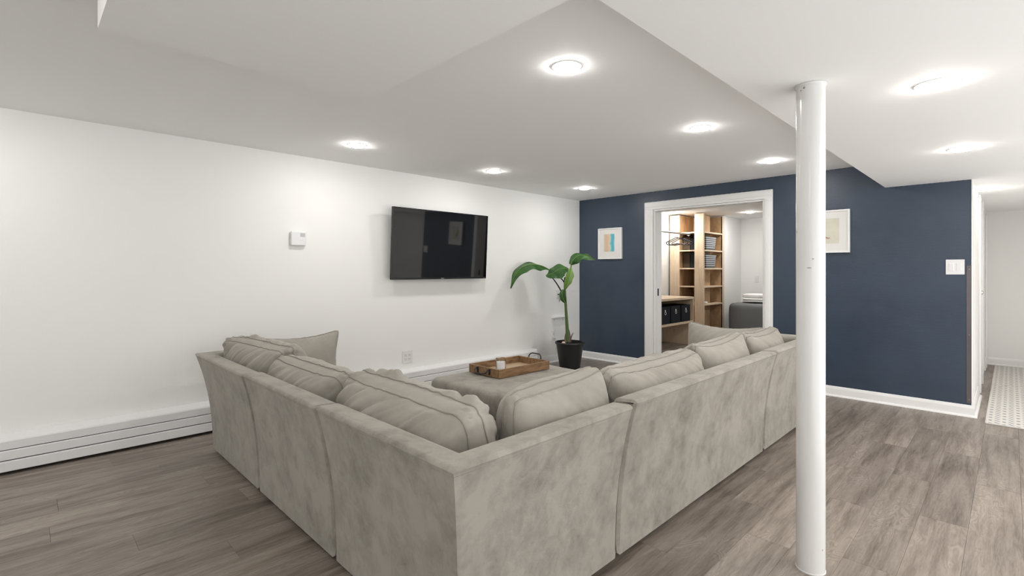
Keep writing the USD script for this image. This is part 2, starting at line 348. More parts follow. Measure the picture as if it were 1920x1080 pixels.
struct('baseboard_back', cat([skirting((XL + .014, YB), (DX0 - .13, YB), (0, -1)), shoe((XL + .03, YB), (DX0 - .13, YB), (0, -1)), skirting((DX1 + .085, YB), (XH + .014, YB), (0, -1)), shoe((DX1 + .085, YB), (XH + .031, YB), (0, -1))]), 'trim_white')
struct('baseboard_hall', cat([skirting((XH, YH), (1.0, YH), (0, -1)), shoe((XH, YH), (1.0, YH), (0, -1)), skirting((XH, YB), (XH, 6.5), (1, 0)), shoe((XH, YB - .014), (XH, 6.5), (1, 0))]), 'trim_white')
struct('baseboard_closet', cat([skirting((-3.6, 8.885), (-3.6, YR1), (1, 0)), skirting((-3.6, YR1), (XH - .115, YR1), (0, -1))]), 'trim_white')
struct('trim_2', rbox(XH - .006, XH + .004, YB - .004, YB + .08, 0, ZS, .003), 'trim_white', 35, 'white corner bead at the end of the navy wall')

# pocket doorway
d1 = thing('door_1', kind='structure')
CW = .115
def casing(x0, x1, z0, z1, vert):
    if vert: return cat([rbox(x0, x1, YB - .018, YB, z0, z1, .005), rbox(x0 + .012, x1 - .03, YB - .022, YB - .01, z0, z1 - .0, .004)])
    return cat([rbox(x0, x1, YB - .018, YB, z0, z1, .005), rbox(x0 + .012, x1 - .012, YB - .022, YB - .01, z0 + .03, z1 - .012, .004)])
part(d1, 'casing', casing(DX0 - CW, DX0, 0, DZ + .002, True), 'trim_white')
part(d1, 'casing', casing(DX1, DX1 + .085, 0, DZ + .002, True), 'trim_white')
part(d1, 'casing', casing(DX0 - CW, DX1 + .085, DZ, DZ + .095, False), 'trim_white')
part(d1, 'jamb', cat([rbox(DX0, DX0 + .018, YB - .002, YB + .052, 0, DZ, .003), rbox(DX0, DX0 + .018, YB + .098, YR0 + .02, 0, DZ, .003)]), 'trim_white')
part(d1, 'jamb', cat([rbox(DX1 - .018, DX1, YB - .002, YB + .052, 0, DZ, .003), rbox(DX1 - .018, DX1, YB + .098, YR0 + .02, 0, DZ, .003)]), 'trim_white')
part(d1, 'jamb', cat([rbox(DX0 + .018, DX1 - .018, YB - .002, YB + .052, DZ - .018, DZ, .003), rbox(DX0 + .018, DX1 - .018, YB + .098, YR0 + .02, DZ - .018, DZ, .003)]), 'trim_white')
part(d1, 'track', box(DX0 + .018, DX1 - .018, YB + .052, YB + .098, DZ - .01, DZ), 'cavity_black', False)
for xa, xb, s in ((DX0, DX0 + .02, 1), (DX1 - .02, DX1, -1)):
    lf = part(d1, 'door_leaf', rbox(xa, xb, YB + .056, YB + .094, .01, DZ - .012, .003), 'trim_white')
    xe = xb if s > 0 else xa
    part(lf, 'pull', rbox(min(xe, xe + s * .004), max(xe, xe + s * .004), YB + .062, YB + .088, .885, .975, .002), 'iron_black', 35, 'black edge pull')
struct('trim_3', box(DX0 + .02, DX1 - .02, YB + .06, YB + .10, -.004, .0015), 'steel_rod', False, 'floor guide strip under the pocket doors')

# hall doorway with panelled leaf seen edge on
d2 = thing('door_2', kind='structure')
part(d2, 'casing', rbox(XH, XH + .018, 6.655, 6.75, 0, 1.93, .004), 'trim_white')
part(d2, 'casing', rbox(XH, XH + .018, 7.2, 7.295, 0, 1.93, .004), 'trim_white')
part(d2, 'casing', rbox(XH, XH + .018, 6.655, 7.295, 1.93 - .002, ZS - .001, .004), 'trim_white')
lf = part(d2, 'door_leaf', cat([rbox(XH - .06, XH - .025, 6.755, 7.195, .16, 1.92, .004)] + [rbox(XH - .03, XH - .019, 6.80, 7.15, z0, z1, .004) for z0, z1 in ((.25, .62), (.70, 1.12), (1.2, 1.82))]), 'trim_white')
part(lf, 'handle', turned(lathe([(0, 0), (.02, 0), (.02, .006), (.008, .012), (.008, .03), (.022, .04), (.018, .055), (0, .06)], 20), math.pi / 2, (0, 1, 0)).apply_translation((XH - .028, 6.80, .98)), 'chrome')
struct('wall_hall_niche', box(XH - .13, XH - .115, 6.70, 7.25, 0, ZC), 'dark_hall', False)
struct('trim_4', cat([rbox(XH, XH + .016, 8.45, 8.55, 0, 1.9, .004), box(XH, XH + .01, 8.2, 8.45, 0, .14)]), 'trim_white', 35, 'white casing at the far end of the hall')

# ------------------------------------------------------------------ ceiling lamps
def make_lamp(lab, grp, m, loc):
    t = thing('ceiling_light', lab, 'ceiling light', loc, 0, grp)
    part(t, 'trim_ring', lathe([(.0635, -.001), (.072, -.001), (.073, -.002), (.071, -.004), (.066, -.005), (.0635, -.004), (.0635, -.001)], 48), 'ring_white')
    part(t, 'diffuser', lathe([(0, -.019), (.02, -.0182), (.04, -.0158), (.052, -.0125), (.060, -.0075), (.0625, -.004), (.0625, -.002), (0, -.002)], 40), m)
    return t
L0 = make_lamp('round recessed ceiling light nearest above the grey sofa corner', 'recessed lights over the sofa', 'lamp_cool', (-1.485, 1.84, ZC))
for (x, y), lab in {(-3.56, 1.85): 'round recessed ceiling light above and right of the thermostat', (-3.56, 3.28): 'round recessed ceiling light above the right end of the television', (-3.54, 4.72): 'round recessed ceiling light nearest the corner of the white and navy walls',
                    (-1.485, 3.28): 'round recessed ceiling light midway along the row towards the doorway', (-1.49, 4.72): 'round recessed ceiling light just before the navy wall beside the white post'}.items():
    dup(L0, (x, y, ZC), 0, lab)
for (x, y), lab in {(-3.56, -.45): 'round recessed ceiling light near the white wall behind the viewpoint', (-1.485, -.45): 'round recessed ceiling light near the soffit behind the viewpoint'}.items():
    dup(L0, (x, y, ZC), 0, lab, 'recessed lights behind the viewpoint')
L1 = make_lamp('round recessed light in the low soffit right of the white post, the larger one', 'recessed lights in the soffit', 'lamp_warm', (-.211, 2.59, ZS))
dup(L1, (-.211, 4.08, ZS), 0, 'round recessed light in the low soffit before the right end of the navy wall')
dup(L1, (-.195, 6.27, ZS), 0, 'round recessed light in the hall ceiling just past the navy wall end')
for (x, y), lab in {(-.211, -.4): 'round recessed soffit light overhead behind the viewpoint', (1.3, 2.59): 'round recessed soffit light outside the picture, right of the larger one', (1.3, 4.08): 'round recessed soffit light outside the picture, right of the one before the navy wall'}.items():
    dup(L1, (x, y, ZS), 0, lab, 'recessed soffit lights out of view')
L2 = make_lamp('round recessed light over the hanging rail in the dressing room', 'recessed lights in the dressing room', 'lamp_closet', (-3.94, 7.75, ZC))
dup(L1, (.8, 7.2, ZS), 0, 'round recessed hall light outside the picture on the right', 'recessed soffit lights out of view')
dup(L2, (-3.06, 8.6, ZC), 0, 'round recessed light over the grey bed in the dressing room', 'recessed lights in the dressing room')
dup(L2, (-1.6, 7.2, ZC), 0, 'round recessed light of the dressing room hidden behind the navy wall', 'recessed lights in the dressing room')

# ------------------------------------------------------------------ steel post
po = thing('support_post', 'white painted round steel support post rising from floor to soffit', 'post', (-.5697, 2.2616, 0))
part(po, 'shaft', lathe([(.0, 0), (.0515, 0), (.0515, ZS), (0, ZS)], 64), 'post_white')
part(po, 'collar', lathe([(.0515, ZS - .012), (.055, ZS - .008), (.056, ZS - .001), (.0515, ZS - .001)], 64), 'post_white')
part(po, 'base_plate', lathe([(.0515, 0), (.0535, 0), (.0535, .004), (.0515, .005)], 64), 'post_white')
def scuff(ang, z, w, h):
    a = np.linspace(-w / .052, w / .052, 5) + ang
    V = [(.0518 * math.cos(t), .0518 * math.sin(t), z + s * h * (1 - .5 * abs(i - 2) / 2)) for i, t in enumerate(a) for s in (-1, 1)]
    F = [f for i in range(4) for f in ((2 * i, 2 * i + 2, 2 * i + 1), (2 * i + 1, 2 * i + 2, 2 * i + 3))]
    return trimesh.Trimesh(V, F, process=False)
tocam = math.atan2(-2.2616, .5697)
for q in (scuff(tocam - 1.2, 1.355, .003, .007), scuff(tocam - .1, 1.21, .008, .002), scuff(tocam + .15, 1.245, .004, .002), scuff(tocam - .45, 1.925, .004, .005), scuff(tocam - .7, 1.918, .003, .003), scuff(tocam + .9, .10, .002, .004)): part(po, 'scuff', q, 'post_scuff', False, 'dark scuff in the white paint')

# ------------------------------------------------------------------ baseboard heater
he = thing('baseboard_heater', 'long white hydronic baseboard heater along the white wall', 'heater', (XL, 0, 0))
Y0, Y1 = -1.2, 4.55
def panel(prof):
    k = len(prof); V = [(o, y, z) for y in (Y0, Y1) for o, z in prof]; F = []
    for i in range(k):
        j = (i + 1) % k; F += [(i, j, k + j), (i, k + j, k + i)]
    for i in range(1, k - 1): F += [(0, i + 1, i), (k, k + i, k + i + 1)]
    m = trimesh.Trimesh(V, F, process=False); m.fix_normals(); return m
part(he, 'back_plate', box(0, .012, Y0, Y1, .0, .205), 'cavity_black', False)
part(he, 'core', box(.012, .07, Y0 + .01, Y1 - .01, .012, .19), 'cavity_black', False)
part(he, 'cover', panel([(0, .222), (.004, .225), (.080, .208), (.086, .204), (.090, .196), (.090, .150), (.086, .148), (.084, .150), (.084, .194), (.078, .202), (.0, .218)]), 'heater_white', 20)
part(he, 'louvre', panel([(.084, .145), (.090, .143), (.092, .138), (.092, .090), (.088, .087), (.080, .089), (.080, .143)]), 'heater_white', 20)
part(he, 'front_panel', panel([(.084, .083), (.092, .081), (.094, .076), (.094, .024), (.090, .020), (.082, .022), (.080, .082)]), 'heater_white', 20)
part(he, 'end_cap', rbox(0, .096, Y1 - .004, Y1 + .006, .012, .226, .004), 'heater_white')

# ------------------------------------------------------------------ television
tl = math.atan(.035 / .69)
tv = thing('television', 'black flat television mounted on the white wall, tilted slightly down', 'television', (XL, 3.10, 1.1))
W, H = 1.205, .695
def tvp(m):          # local: x out, y along, z up from lower edge; tilt forward at the top
    m = turned(m, tl, (0, 1, 0)); m.apply_translation((.075, 0, .012)); return m
body = part(tv, 'housing', tvp(cat([rbox(-.005, .022, -W / 2, W / 2, 0, H, .004), rbox(-.032, -.003, -W * .36, W * .36, .06, .44, .012)])), 'tv_bezel')
part(tv, 'screen', tvp(box(.0215, .0228, -W / 2 + .007, W / 2 - .007, .018, H - .007)), 'tv_screen', False)
part(tv, 'badge', tvp(rbox(.022, .0245, -.02, .02, .004, .012, .002)), 'badge_silver')
part(tv, 'indicator', tvp(rbox(.022, .0235, W / 2 - .035, W / 2 - .027, .006, .011, .001)), 'badge_silver')
part(tv, 'wall_bracket', cat([rbox(.002, .012, -.25, .25, .18, .46, .003), rbox(.01, .07, -.22, -.18, .15, .48, .003), rbox(.01, .07, .18, .22, .15, .48, .003)]), 'iron_black')

# thermostat
th = thing('thermostat', 'square white thermostat on the white wall left of the television', 'thermostat', (XL, 1.66, 1.467))
part(th, 'backplate', rbox(0, .008, -.058, .058, -.055, .055, .004), 'plastic_white')
part(th, 'body', rbox(.006, .034, -.063, .063, -.061, .061, .010, 12), 'plastic_white')
plain('lcd_gray', (.52, .53, .54), .2)
part(th, 'display', rbox(.0325, .0352, .012, .052, .015, .047, .001), 'lcd_gray')
part(th, 'button', cat([rbox(.033, .0355, .014 + i * .016, .024 + i * .016, -.018, -.008, .002) for i in range(2)]), 'plastic_white')

# sockets and switches: wall +x (rot 0) or wall -y (rot -90)
def socket(lab, loc, rot, w, gangs, kind='socket', name='wall_outlet', c='outlet', parent_only=False):
    t = thing(name, lab, c, loc, rot)
    part(t, 'cover_plate', rbox(0, .006, -w / 2, w / 2, -.0625, .0625, .004), 'plastic_white')
    for g in range(gangs):
        y = (g - (gangs - 1) / 2) * .046
        if kind == 'socket':
            for z in (-.02, .02):
                f = part(t, 'receptacle', rbox(.004, .0085, y - .017, y + .017, z - .0145, z + .0145, .004), 'plastic_white')
                part(f, 'slot', cat([box(.008, .0088, y - .008, y - .0055, z - .003, z + .007), box(.008, .0088, y + .0055, y + .008, z - .002, z + .006), box(.008, .0088, y - .002, y + .002, z - .010, z - .006)]), 'slot_dark', False)
        else:
            part(t, 'rocker', cat([rbox(.004, .0075, y - .0175, y + .0175, -.034, .034, .002), turned(rbox(.005, .0095, y - .0145, y + .0145, -.030, .030, .002), .06, (0, 1, 0), (.006, y, 0))]), 'plastic_white')
    return t
socket('white double wall outlet above the heater behind the sofa', (XL, 2.74, .34), 0, .114, 2)
o2 = socket('white wall outlet low behind the potted plant with a plug in it', (XL, 4.965, .345), 0, .072, 1)
part(o2, 'plug', cat([rbox(.008, .034, -.014, .016, -.036, -.006, .004), tube([(.034, 0, -.02), (.05, 0, -.03), (.055, 0, -.07), (.05, 0, -.12), (.04, .01, -.2), (.03, .02, -.25)], .003, 8)]), 'plastic_white')
cx = thing('cable_plate', 'small white cable plate on the white wall behind the plant stem', 'wall plate', (XL, 5.06, .885))
part(cx, 'cover_plate', rbox(0, .006, -.036, .036, -.058, .058, .004), 'plastic_white')
part(cx, 'connector', cat([turned(lathe([(0, 0), (.008, 0), (.008, .012), (.004, .012), (.004, .02), (0, .02)], 16), math.pi / 2, (0, 1, 0)).apply_translation((.005, 0, .0)), tube([(.02, 0, 0), (.04, 0, -.005), (.045, 0, -.04), (.03, .0, -.1)], .0035, 8)]), 'iron_black')
sh = thing('wall_ledge', 'narrow white ledge bracket on the white wall behind the plant', 'ledge', (XL, 5.08, .585))
part(sh, 'board', rbox(0, .045, -.15, .15, -.012, .004, .003), 'plastic_white')
for y in (-.09, .09): part(sh, 'bracket', rbox(0, .008, y - .01, y + .01, -.05, -.01, .002), 'plastic_white')
socket('white double light switch near the right end of the navy wall', (-.33, YB, 1.228), -90, .118, 2, 'switch', 'light_switch', 'light switch')
socket('white single light switch on the dressing room back wall above the bed', (-3.32, YR1, 1.04), -90, .072, 1, 'switch', 'light_switch', 'light switch')
cg = thing('corner_guard', 'shiny dark corner guard strip on the right end of the navy wall', 'corner guard', (XH, YB, 0))
part(cg, 'strip', rbox(-.036, -.003, -.0035, 0, .11, 1.24, .0015), 'guard')
for z in (.14, .67, 1.21): part(cg, 'screw', turned(lathe([(0, 0), (.004, 0), (.003, .002), (0, .0025)], 12), math.pi / 2, (1, 0, 0)).apply_translation((-.018, -.0035, z)), 'chrome')

# ------------------------------------------------------------------ framed prints (front faces -y)
def frame(lab, cx_, cz, w, h):
    t = thing('framed_print', lab, 'framed print', (cx_, YB, cz))
    fw, fd = .016, .032
    part(t, 'frame', cat([rbox(-w / 2, -w / 2 + fw, -fd, 0, -h / 2, h / 2, .002), rbox(w / 2 - fw, w / 2, -fd, 0, -h / 2, h / 2, .002), rbox(-w / 2 + fw - .002, w / 2 - fw + .002, -fd, 0, h / 2 - fw, h / 2, .002), rbox(-w / 2 + fw - .002, w / 2 - fw + .002, -fd, 0, -h / 2, -h / 2 + fw, .002)]), 'trim_white')
    part(t, 'mat_board', box(-w / 2 + fw - .002, w / 2 - fw + .002, -.021, -.005, -h / 2 + fw - .002, h / 2 - fw + .002), 'paper_mat', False)
    return t
f1 = frame('small white framed abstract print, peach and turquoise, left of the doorway', -3.7215, 1.553, .365, .408)
part(f1, 'print', box(-.088, .072, -.0222, -.0205, -.105, .125), 'print_wash', False)
f2 = frame('white framed pale print with a brown curved stroke, right of the white post', -1.247, 1.572, .366, .408)
part(f2, 'print', box(-.10, .098, -.0222, -.0205, -.115, .125), 'print_pale', False)
def stroke(pts, w, y):
    c = spline([(a, 0, b) for a, b in pts], 24); n = np.gradient(c, axis=0); n /= np.linalg.norm(n, axis=1, keepdims=True)
    s = np.stack([-n[:, 2], n[:, 1] * 0, n[:, 0]], 1); ww = np.interp(np.linspace(0, 1, 24), np.linspace(0, 1, len(w)), w)[:, None]
    A, B = c + s * ww, c - s * ww; V = np.vstack([A, B]); V[:, 1] = y
    V2 = V.copy(); V2[:, 1] = y + .0006
    F = [f for i in range(23) for f in ((i, i + 1, 24 + i), (i + 1, 25 + i, 24 + i))]
    F2 = [tuple(48 + q for q in f[::-1]) for f in F]
    return trimesh.Trimesh(np.vstack([V, V2]), F + F2, process=False)
part(f2, 'brush_stroke', stroke([(-.075, .08), (-.06, .02), (-.045, -.03), (-.01, -.06), (.03, -.066)], [.002, .012, .018, .010, .002], -.0236), 'print_peach', False)
part(f2, 'brush_stroke', stroke([(-.052, .10), (-.05, .03), (-.03, -.035), (-.005, -.058), (.022, -.062)], [.002, .003, .009, .006, .002], -.0244), 'print_brown', False)

# ------------------------------------------------------------------ sofa
SH = .672
def profile(H=SH, flare=.085, rail=.115):
    zs = np.linspace(.03, H - .018, 14)
    outer = [(flare * (1 - (z / H) ** 2.4), z) for z in zs]
    arc = [(.018 - .018 * math.cos(a), H - .018 + .018 * math.sin(a)) for a in np.linspace(0.3, math.pi / 2, 5)]
    arc2 = [(rail - .03 + .03 * math.sin(a), H - .034 + .03 * math.cos(a)) for a in np.linspace(0, math.pi / 2, 6)]
    inner = [(rail + .075 * (1 - z / H) ** 1.2 * 1.0, z) for z in np.linspace(H - .08, .03, 9)]
    return np.array(outer + arc + arc2 + inner)
def sweep_back(path, prof, r=.012, sag=0):
    """path: outer top line, inward is on the left of travel"""
    path = [np.array(p, float) for p in path]; k = len(prof)
    c = prof.mean(0)
    nxt, prv = np.roll(prof, -1, 0), np.roll(prof, 1, 0); tg = nxt - prv; tg /= np.linalg.norm(tg, axis=1, keepdims=True)
    nrm = np.stack([tg[:, 1], -tg[:, 0]], 1)
    if ((prof - c) * nrm).sum() < 0: nrm = -nrm
    st = []
    segs = [(b - a) / np.linalg.norm(b - a) for a, b in zip(path[:-1], path[1:])]
    left = lambda t: np.array([-t[1], t[0]])
    rings = []
    def ring(p, dirv, ins):
        q = prof - nrm * ins; q[:, 1] = np.maximum(q[:, 1], .03)
        rings.append(np.column_stack([p[None] + q[:, :1] * dirv[None], q[:, 1]]))
    angs = [0, .5, 1.0, math.pi / 2]
    for a in angs: ring(path[0] + segs[0] * r * (1 - math.sin(a)) * 0 + segs[0] * r * (1 - math.cos(a) if False else math.sin(a)), left(segs[0]), r * (1 - math.sin(a)) if a < 1.5 else 0)
    for i, s in enumerate(segs):
        L = np.linalg.norm(path[i + 1] - path[i])
        for f in np.linspace(0, 1, 8)[1:-1]: ring(path[i] + s * L * f, left(s), 0)
        if i + 1 < len(segs): ring(path[i + 1], left(s) + left(segs[i + 1]), 0)
    for a in angs[::-1]: ring(path[-1] - segs[-1] * r * math.sin(a), left(segs[-1]), r * (1 - math.sin(a)) if a < 1.5 else 0)
    V = np.concatenate(rings); n = len(rings); F = []
    for i in range(n - 1):
        for j in range(k):
            a, b, cc, d = i * k + j, i * k + (j + 1) % k, (i + 1) * k + j, (i + 1) * k + (j + 1) % k
            F += [(a, b, cc), (b, d, cc)]
    from trimesh.creation import triangulate_polygon
    from shapely.geometry import Polygon
    for base, flip in ((0, 0), ((n - 1) * k, 1)):
        vv, ff = triangulate_polygon(Polygon(prof), engine='earcut')
        # earcut keeps the ring's own vertices; map them back by nearest
        idx = [int(np.argmin(((prof - v) ** 2).sum(1))) for v in vv]
        for t in ff:
            tri = [base + idx[q] for q in t]; F.append(tri[::-1] if flip else tri)
    m = trimesh.Trimesh(V, F, process=False); m.fix_normals(); return m
def welt(path, off, z, r=.0035):
    path = [np.array(p, float) for p in path]; segs = [(b - a) / np.linalg.norm(b - a) for a, b in zip(path[:-1], path[1:])]
    left = lambda t: np.array([-t[1], t[0]])
    P = [path[0] + segs[0] * .014 + left(segs[0]) * off]
    for i in range(len(segs) - 1): P.append(path[i + 1] + (left(segs[i]) + left(segs[i + 1])) * off)
    P.append(path[-1] - segs[-1] * .014 + left(segs[-1]) * off)
    Q = []
    for a, b in zip(P[:-1], P[1:]): Q += [a + (b - a) * f for f in np.linspace(0, 1, 6)[:-1]]
    Q.append(P[-1])
    return tube([(x, y, z) for x, y in Q], r, 6)
# outer top lines
TX, TY = -1.05, .822                      # back lines: second leg x, first leg y
LX, FY = -3.80, 4.42                      # left arm and far arm
B1, B2, B3, B4 = -2.83, -1.934, 1.735, 3.435
G = .006
SEAT = .40
def section(lab, path, seats, name='sofa_section', H=SH, feet=()):
    c = np.mean([p for p in path], 0)
    t = thing(name, lab, 'sofa section', (c[0], c[1], 0), 0)
    o = (-c[0], -c[1], 0)
    pr = profile(H)
    part(t, 'back', moved(sweep_back(path, pr), o), 'suede', 40)
    part(t, 'piping', moved(welt(path, np.interp(H - .032, pr[:14, 1], pr[:14, 0]) - .0005, H - .026, .0022), o), 'suede', 60)
    part(t, 'back_seam', moved(cat([tube([np.array([*(np.array(path[i]) + 0), 0]) + 0 for i in (0,)] * 1 + [np.array([*path[0], .001])], .001, 3)]), o), 'suede_seam') if False else None
    for (x0, x1, y0, y1) in seats:
        part(t, 'seat_base', moved(soft_box(x0, x1, y0, y1, .03, .27, .015, step=.06), o), 'suede', 40)
        part(t, 'seat_cushion', moved(soft_box(x0 + .004, x1 - .004, y0, y1 + 0, .272, SEAT - .008, .035, (.004, .004, .014), step=.04), o), 'suede_cushion', 60)
    for fx, fy in feet:
        part(t, 'foot', moved(lathe([(0, 0), (.022, 0), (.026, .012), (.026, .031), (0, .031)], 16), (fx + o[0], fy + o[1], 0)), 'chrome' if (fx < -3.6) else 'iron_black')
    return t
IB = .195   # inner face of the back at seat level
section('grey suede sofa section at the left end beside the heater, with an arm', [(LX, 1.66), (LX, TY), (B1 - G, TY)], [(LX + IB, B1 - G, TY + IB, 1.74)], 'sofa_section', .655, [(LX + .098, .965), (LX + .11, 1.6), (-2.9, 1.6)])
section('grey suede armless sofa section second from the left along the near row', [(B1 + G, TY), (B2 - G, TY)], [(B1 + G, B2 - G, TY + IB, 1.74)], 'sofa_section', .664, [(-2.75, 1.0), (-2.0, 1.6)])
section('grey suede corner section of the sofa, nearest of all with the sharp back corner', [(B2 + G, TY), (TX, TY), (TX, B3 - G)], [(B2 + G, TX - IB, TY + IB, B3 - G)], 'sofa_section', .668, [(-1.85, 1.0), (TX - .14, 1.0), (TX - .14, 1.65)])
section('long grey suede two-seat sofa section with its back to the white post', [(TX, B3 + G), (TX, B4 - G)], [(-1.97, TX - IB, B3 + G, (B3 + B4) / 2), (-1.97, TX - IB, (B3 + B4) / 2, B4 - G)], 'sofa_section', .68, [(TX - .14, 1.85), (TX - .14, 3.3), (-1.9, 1.85), (-1.9, 3.3)])
section('grey suede sofa section at the far end, partly hidden behind the white post', [(TX, B4 + G), (TX, FY), (-1.97, FY)], [(-1.97, TX - IB, B4 + G, FY - IB)], 'sofa_section', .685, [(TX - .14, 3.55), (-1.9, 3.55)])

# cushions: cloth bags inflated and settled by a small position-based simulation
def cushion(w, h, g, centre, lean, yaw, planes, fill=1.0, seed=0, steps=160, step=.018, roll=0, ease=.05, thick=.21, press=(), crease=.007, corner=.09, slant=-.5, gather=0):
    """w along, h tall, g gusset depth. Local x along, y thickness (front +y), z up; leaned back by `lean` rad, then yawed.
    The panels carry `ease` more cloth than the seams, so that they gather into wrinkles as the bag fills."""
    V, Q, (nx, ny, nz), key = grid_box(w, g, h, step)
    hf = np.array([w, g, h]) / 2; u = V / hf
    xz = V[:, [0, 2]]; q = np.clip(xz, -(hf[[0, 2]] - corner), hf[[0, 2]] - corner); e = xz - q           # rounded corners
    V[:, [0, 2]] = q + e * (np.abs(e).max(1) / np.maximum(np.linalg.norm(e, axis=1), 1e-9))[:, None]
    rng = np.random.default_rng(seed)
    T = np.vstack([Q[:, [0, 1, 2]], Q[:, [0, 2, 3]]])
    E = np.vstack([Q[:, [0, 1]], Q[:, [1, 2]], Q[:, [2, 3]], Q[:, [3, 0]], Q[:, [0, 2]], Q[:, [1, 3]]])
    E = np.unique(np.sort(E, 1), axis=0)
    rest = np.linalg.norm(V[E[:, 0]] - V[E[:, 1]], axis=1)
    mid = (u[E[:, 0]] + u[E[:, 1]]) / 2
    inner = (1 - np.abs(mid[:, 0]) ** 10) * (1 - np.abs(mid[:, 2]) ** 8)          # away from the seams
    rest = rest * (1 + ease * inner + .03 * (rng.random(len(E)) - .5))
    side = np.abs(V[:, 1]) > .98 * g / 2
    X = V.copy()
    X[:, 1] += np.where(side, np.sign(V[:, 1]), 0) * (thick - g) * .5 * (1 - u[:, 0] ** 4) * (1 - u[:, 2] ** 4)
    X += .012 * (np.stack([meshkit.noise(V * 22, seed + i) for i in range(3)], 1) - .5)
    R = trimesh.transformations.euler_matrix(0, 0, yaw)[:3, :3] @ trimesh.transformations.euler_matrix(lean, 0, 0)[:3, :3] @ trimesh.transformations.euler_matrix(0, roll, 0)[:3, :3]
    X = X @ R.T + np.array(centre)
    n, ne = len(X), len(E)
    ones = np.ones(ne); ar = np.arange(ne)
    B = sp.csr_matrix((np.r_[ones, -ones], (np.r_[E[:, 0], E[:, 1]], np.r_[ar, ar])), shape=(n, ne))
    deg = np.asarray(abs(B).sum(1)).ravel()[:, None]
    Tm = sp.csr_matrix((np.ones(3 * len(T)), (T.T.ravel(), np.tile(np.arange(len(T)), 3))), shape=(n, len(T)))
    V0 = w * h * thick * .86 * fill
    P = X.copy()
    for it in range(steps):
        a, b, c = X[T[:, 0]], X[T[:, 1]], X[T[:, 2]]
        o = X.mean(0)
        fn = np.cross(b - a, c - a); vol = ((a - o) * np.cross(b - o, c - o)).sum() / 6
        pr = np.clip(6 * (V0 - vol) / V0, -.5, 1)
        acc = (Tm @ fn) / 6 / (step * step) * pr * .003
        acc[:, 2] -= .00010
        for (pc, pd, rad) in press:                       # something leans on the cushion here
            wgt = np.exp(-((X - np.array(pc)) ** 2).sum(1) / rad ** 2)[:, None]; acc = acc + wgt * np.array(pd)
        Xn = X + (X - P) * .90 + acc; P = X; X = Xn
        for _ in range(8):
            dv = X[E[:, 0]] - X[E[:, 1]]; L = np.linalg.norm(dv, axis=1)
            diff = (L - rest) / L; diff = np.where(diff < 0, diff * .8, diff)
            X = X - 1.25 * (B @ (dv * (diff * .5)[:, None])) / (deg * .5)
            for (pn, po_) in planes:
                s = X @ np.array(pn) - po_; m_ = s < 0
                X[m_] -= s[m_, None] * np.array(pn)
                P[m_] += (X[m_] - P[m_]) * .5
    mesh = trimesh.Trimesh(X, T, process=False)
    trimesh.smoothing.filter_taubin(mesh, iterations=1)
    X = np.array(mesh.vertices)
    nrm = mesh.vertex_normals
    v2, f2 = trimesh.remesh.subdivide_loop(X, T, iterations=1)
    r2, _ = trimesh.remesh.subdivide_loop(V, T, iterations=1)
    # creases gathered at the seams, running across the panels
    uu = r2 / hf
    warp = .10 * (meshkit.fbm(np.column_stack([r2[:, 0] * 3, r2[:, 1] * 0, r2[:, 2] * 5]), 2, seed + 40) - .5)
    z_ = np.zeros(len(r2))
    across = r2[:, 0] + slant * r2[:, 2] * (1 + .5 * uu[:, 2]) + warp
    f_ = np.where(r2[:, 1] > .01, 7.3, np.where(r2[:, 1] < -.01, 2.6, 2.6 + 4.7 * (r2[:, 1] + .01) / .02))
    def fold(p, sd): return np.abs(2 * meshkit.noise(p, sd) - 1) ** .8                       # soft bellies, sharp valleys
    c1 = fold(np.column_stack([across * 11, r2[:, 2] * 1.6, f_]), seed + 50)
    c2 = fold(np.column_stack([across * 25, r2[:, 2] * 2.6, f_]), seed + 60)
    c3 = fold(np.column_stack([r2[:, 0] * 4, (r2[:, 2] + .3 * r2[:, 0] + warp) * 16, f_]), seed + 70)
    mask = np.clip(1.9 * (meshkit.noise(np.column_stack([r2[:, 0] * 3.5, z_, r2[:, 2] * 4]), seed + 80) - .22) + .55 * gather * uu[:, 0], .12, 1)
    ee = np.clip((np.abs(uu[:, 0]) - .55) / .45, 0, 1)
    dist = 1 - np.maximum(np.abs(uu[:, 0]), np.abs(uu[:, 2])); pin = np.clip(dist / .16, 0, 1); pin = pin * pin * (3 - 2 * pin)
    pucker = np.abs(2 * meshkit.noise(np.column_stack([(r2[:, 0] + r2[:, 2]) * 26, z_, f_]), seed + 90) - 1) * np.exp(-(dist / .10) ** 2) * np.clip(dist / .02, 0, 1)
    amp = crease * (pin * mask * (c1 + .6 * c2 + .5 * ee * c3) + .45 * pucker)
    nn = trimesh.Trimesh(v2, f2, process=False).vertex_normals
    v2 = v2 + nn * (amp - crease * .35)[:, None]
    loops = []
    nn = trimesh.Trimesh(v2, f2, process=False).vertex_normals
    for j in (0, ny):
        idx = [key[i, j, 0] for i in range(nx)] + [key[nx, j, k_] for k_ in range(nz)] + [key[i, j, nz] for i in range(nx, 0, -1)] + [key[0, j, k_] for k_ in range(nz, 0, -1)]
        loops.append(tube(v2[idx] + nn[idx] * .0008, .0030, 6, closed=True))
    return trimesh.Trimesh(v2, f2, process=False), loops
def put_cushion(lab, grp='loose back cushions on the grey sofa', **k):
    m, loops = cushion(**k)
    c = np.array([m.vertices[:, 0].mean(), m.vertices[:, 1].mean(), m.vertices[:, 2].min()])
    t = thing('sofa_cushion', lab, 'cushion', c)
    cv = part(t, 'cover', moved(m, -c), 'suede_cushion', True)
    for lp in loops: part(t, 'seam', moved(lp, -c), 'suede_seam', True)
    return t
seat = ((0, 0, 1), SEAT)
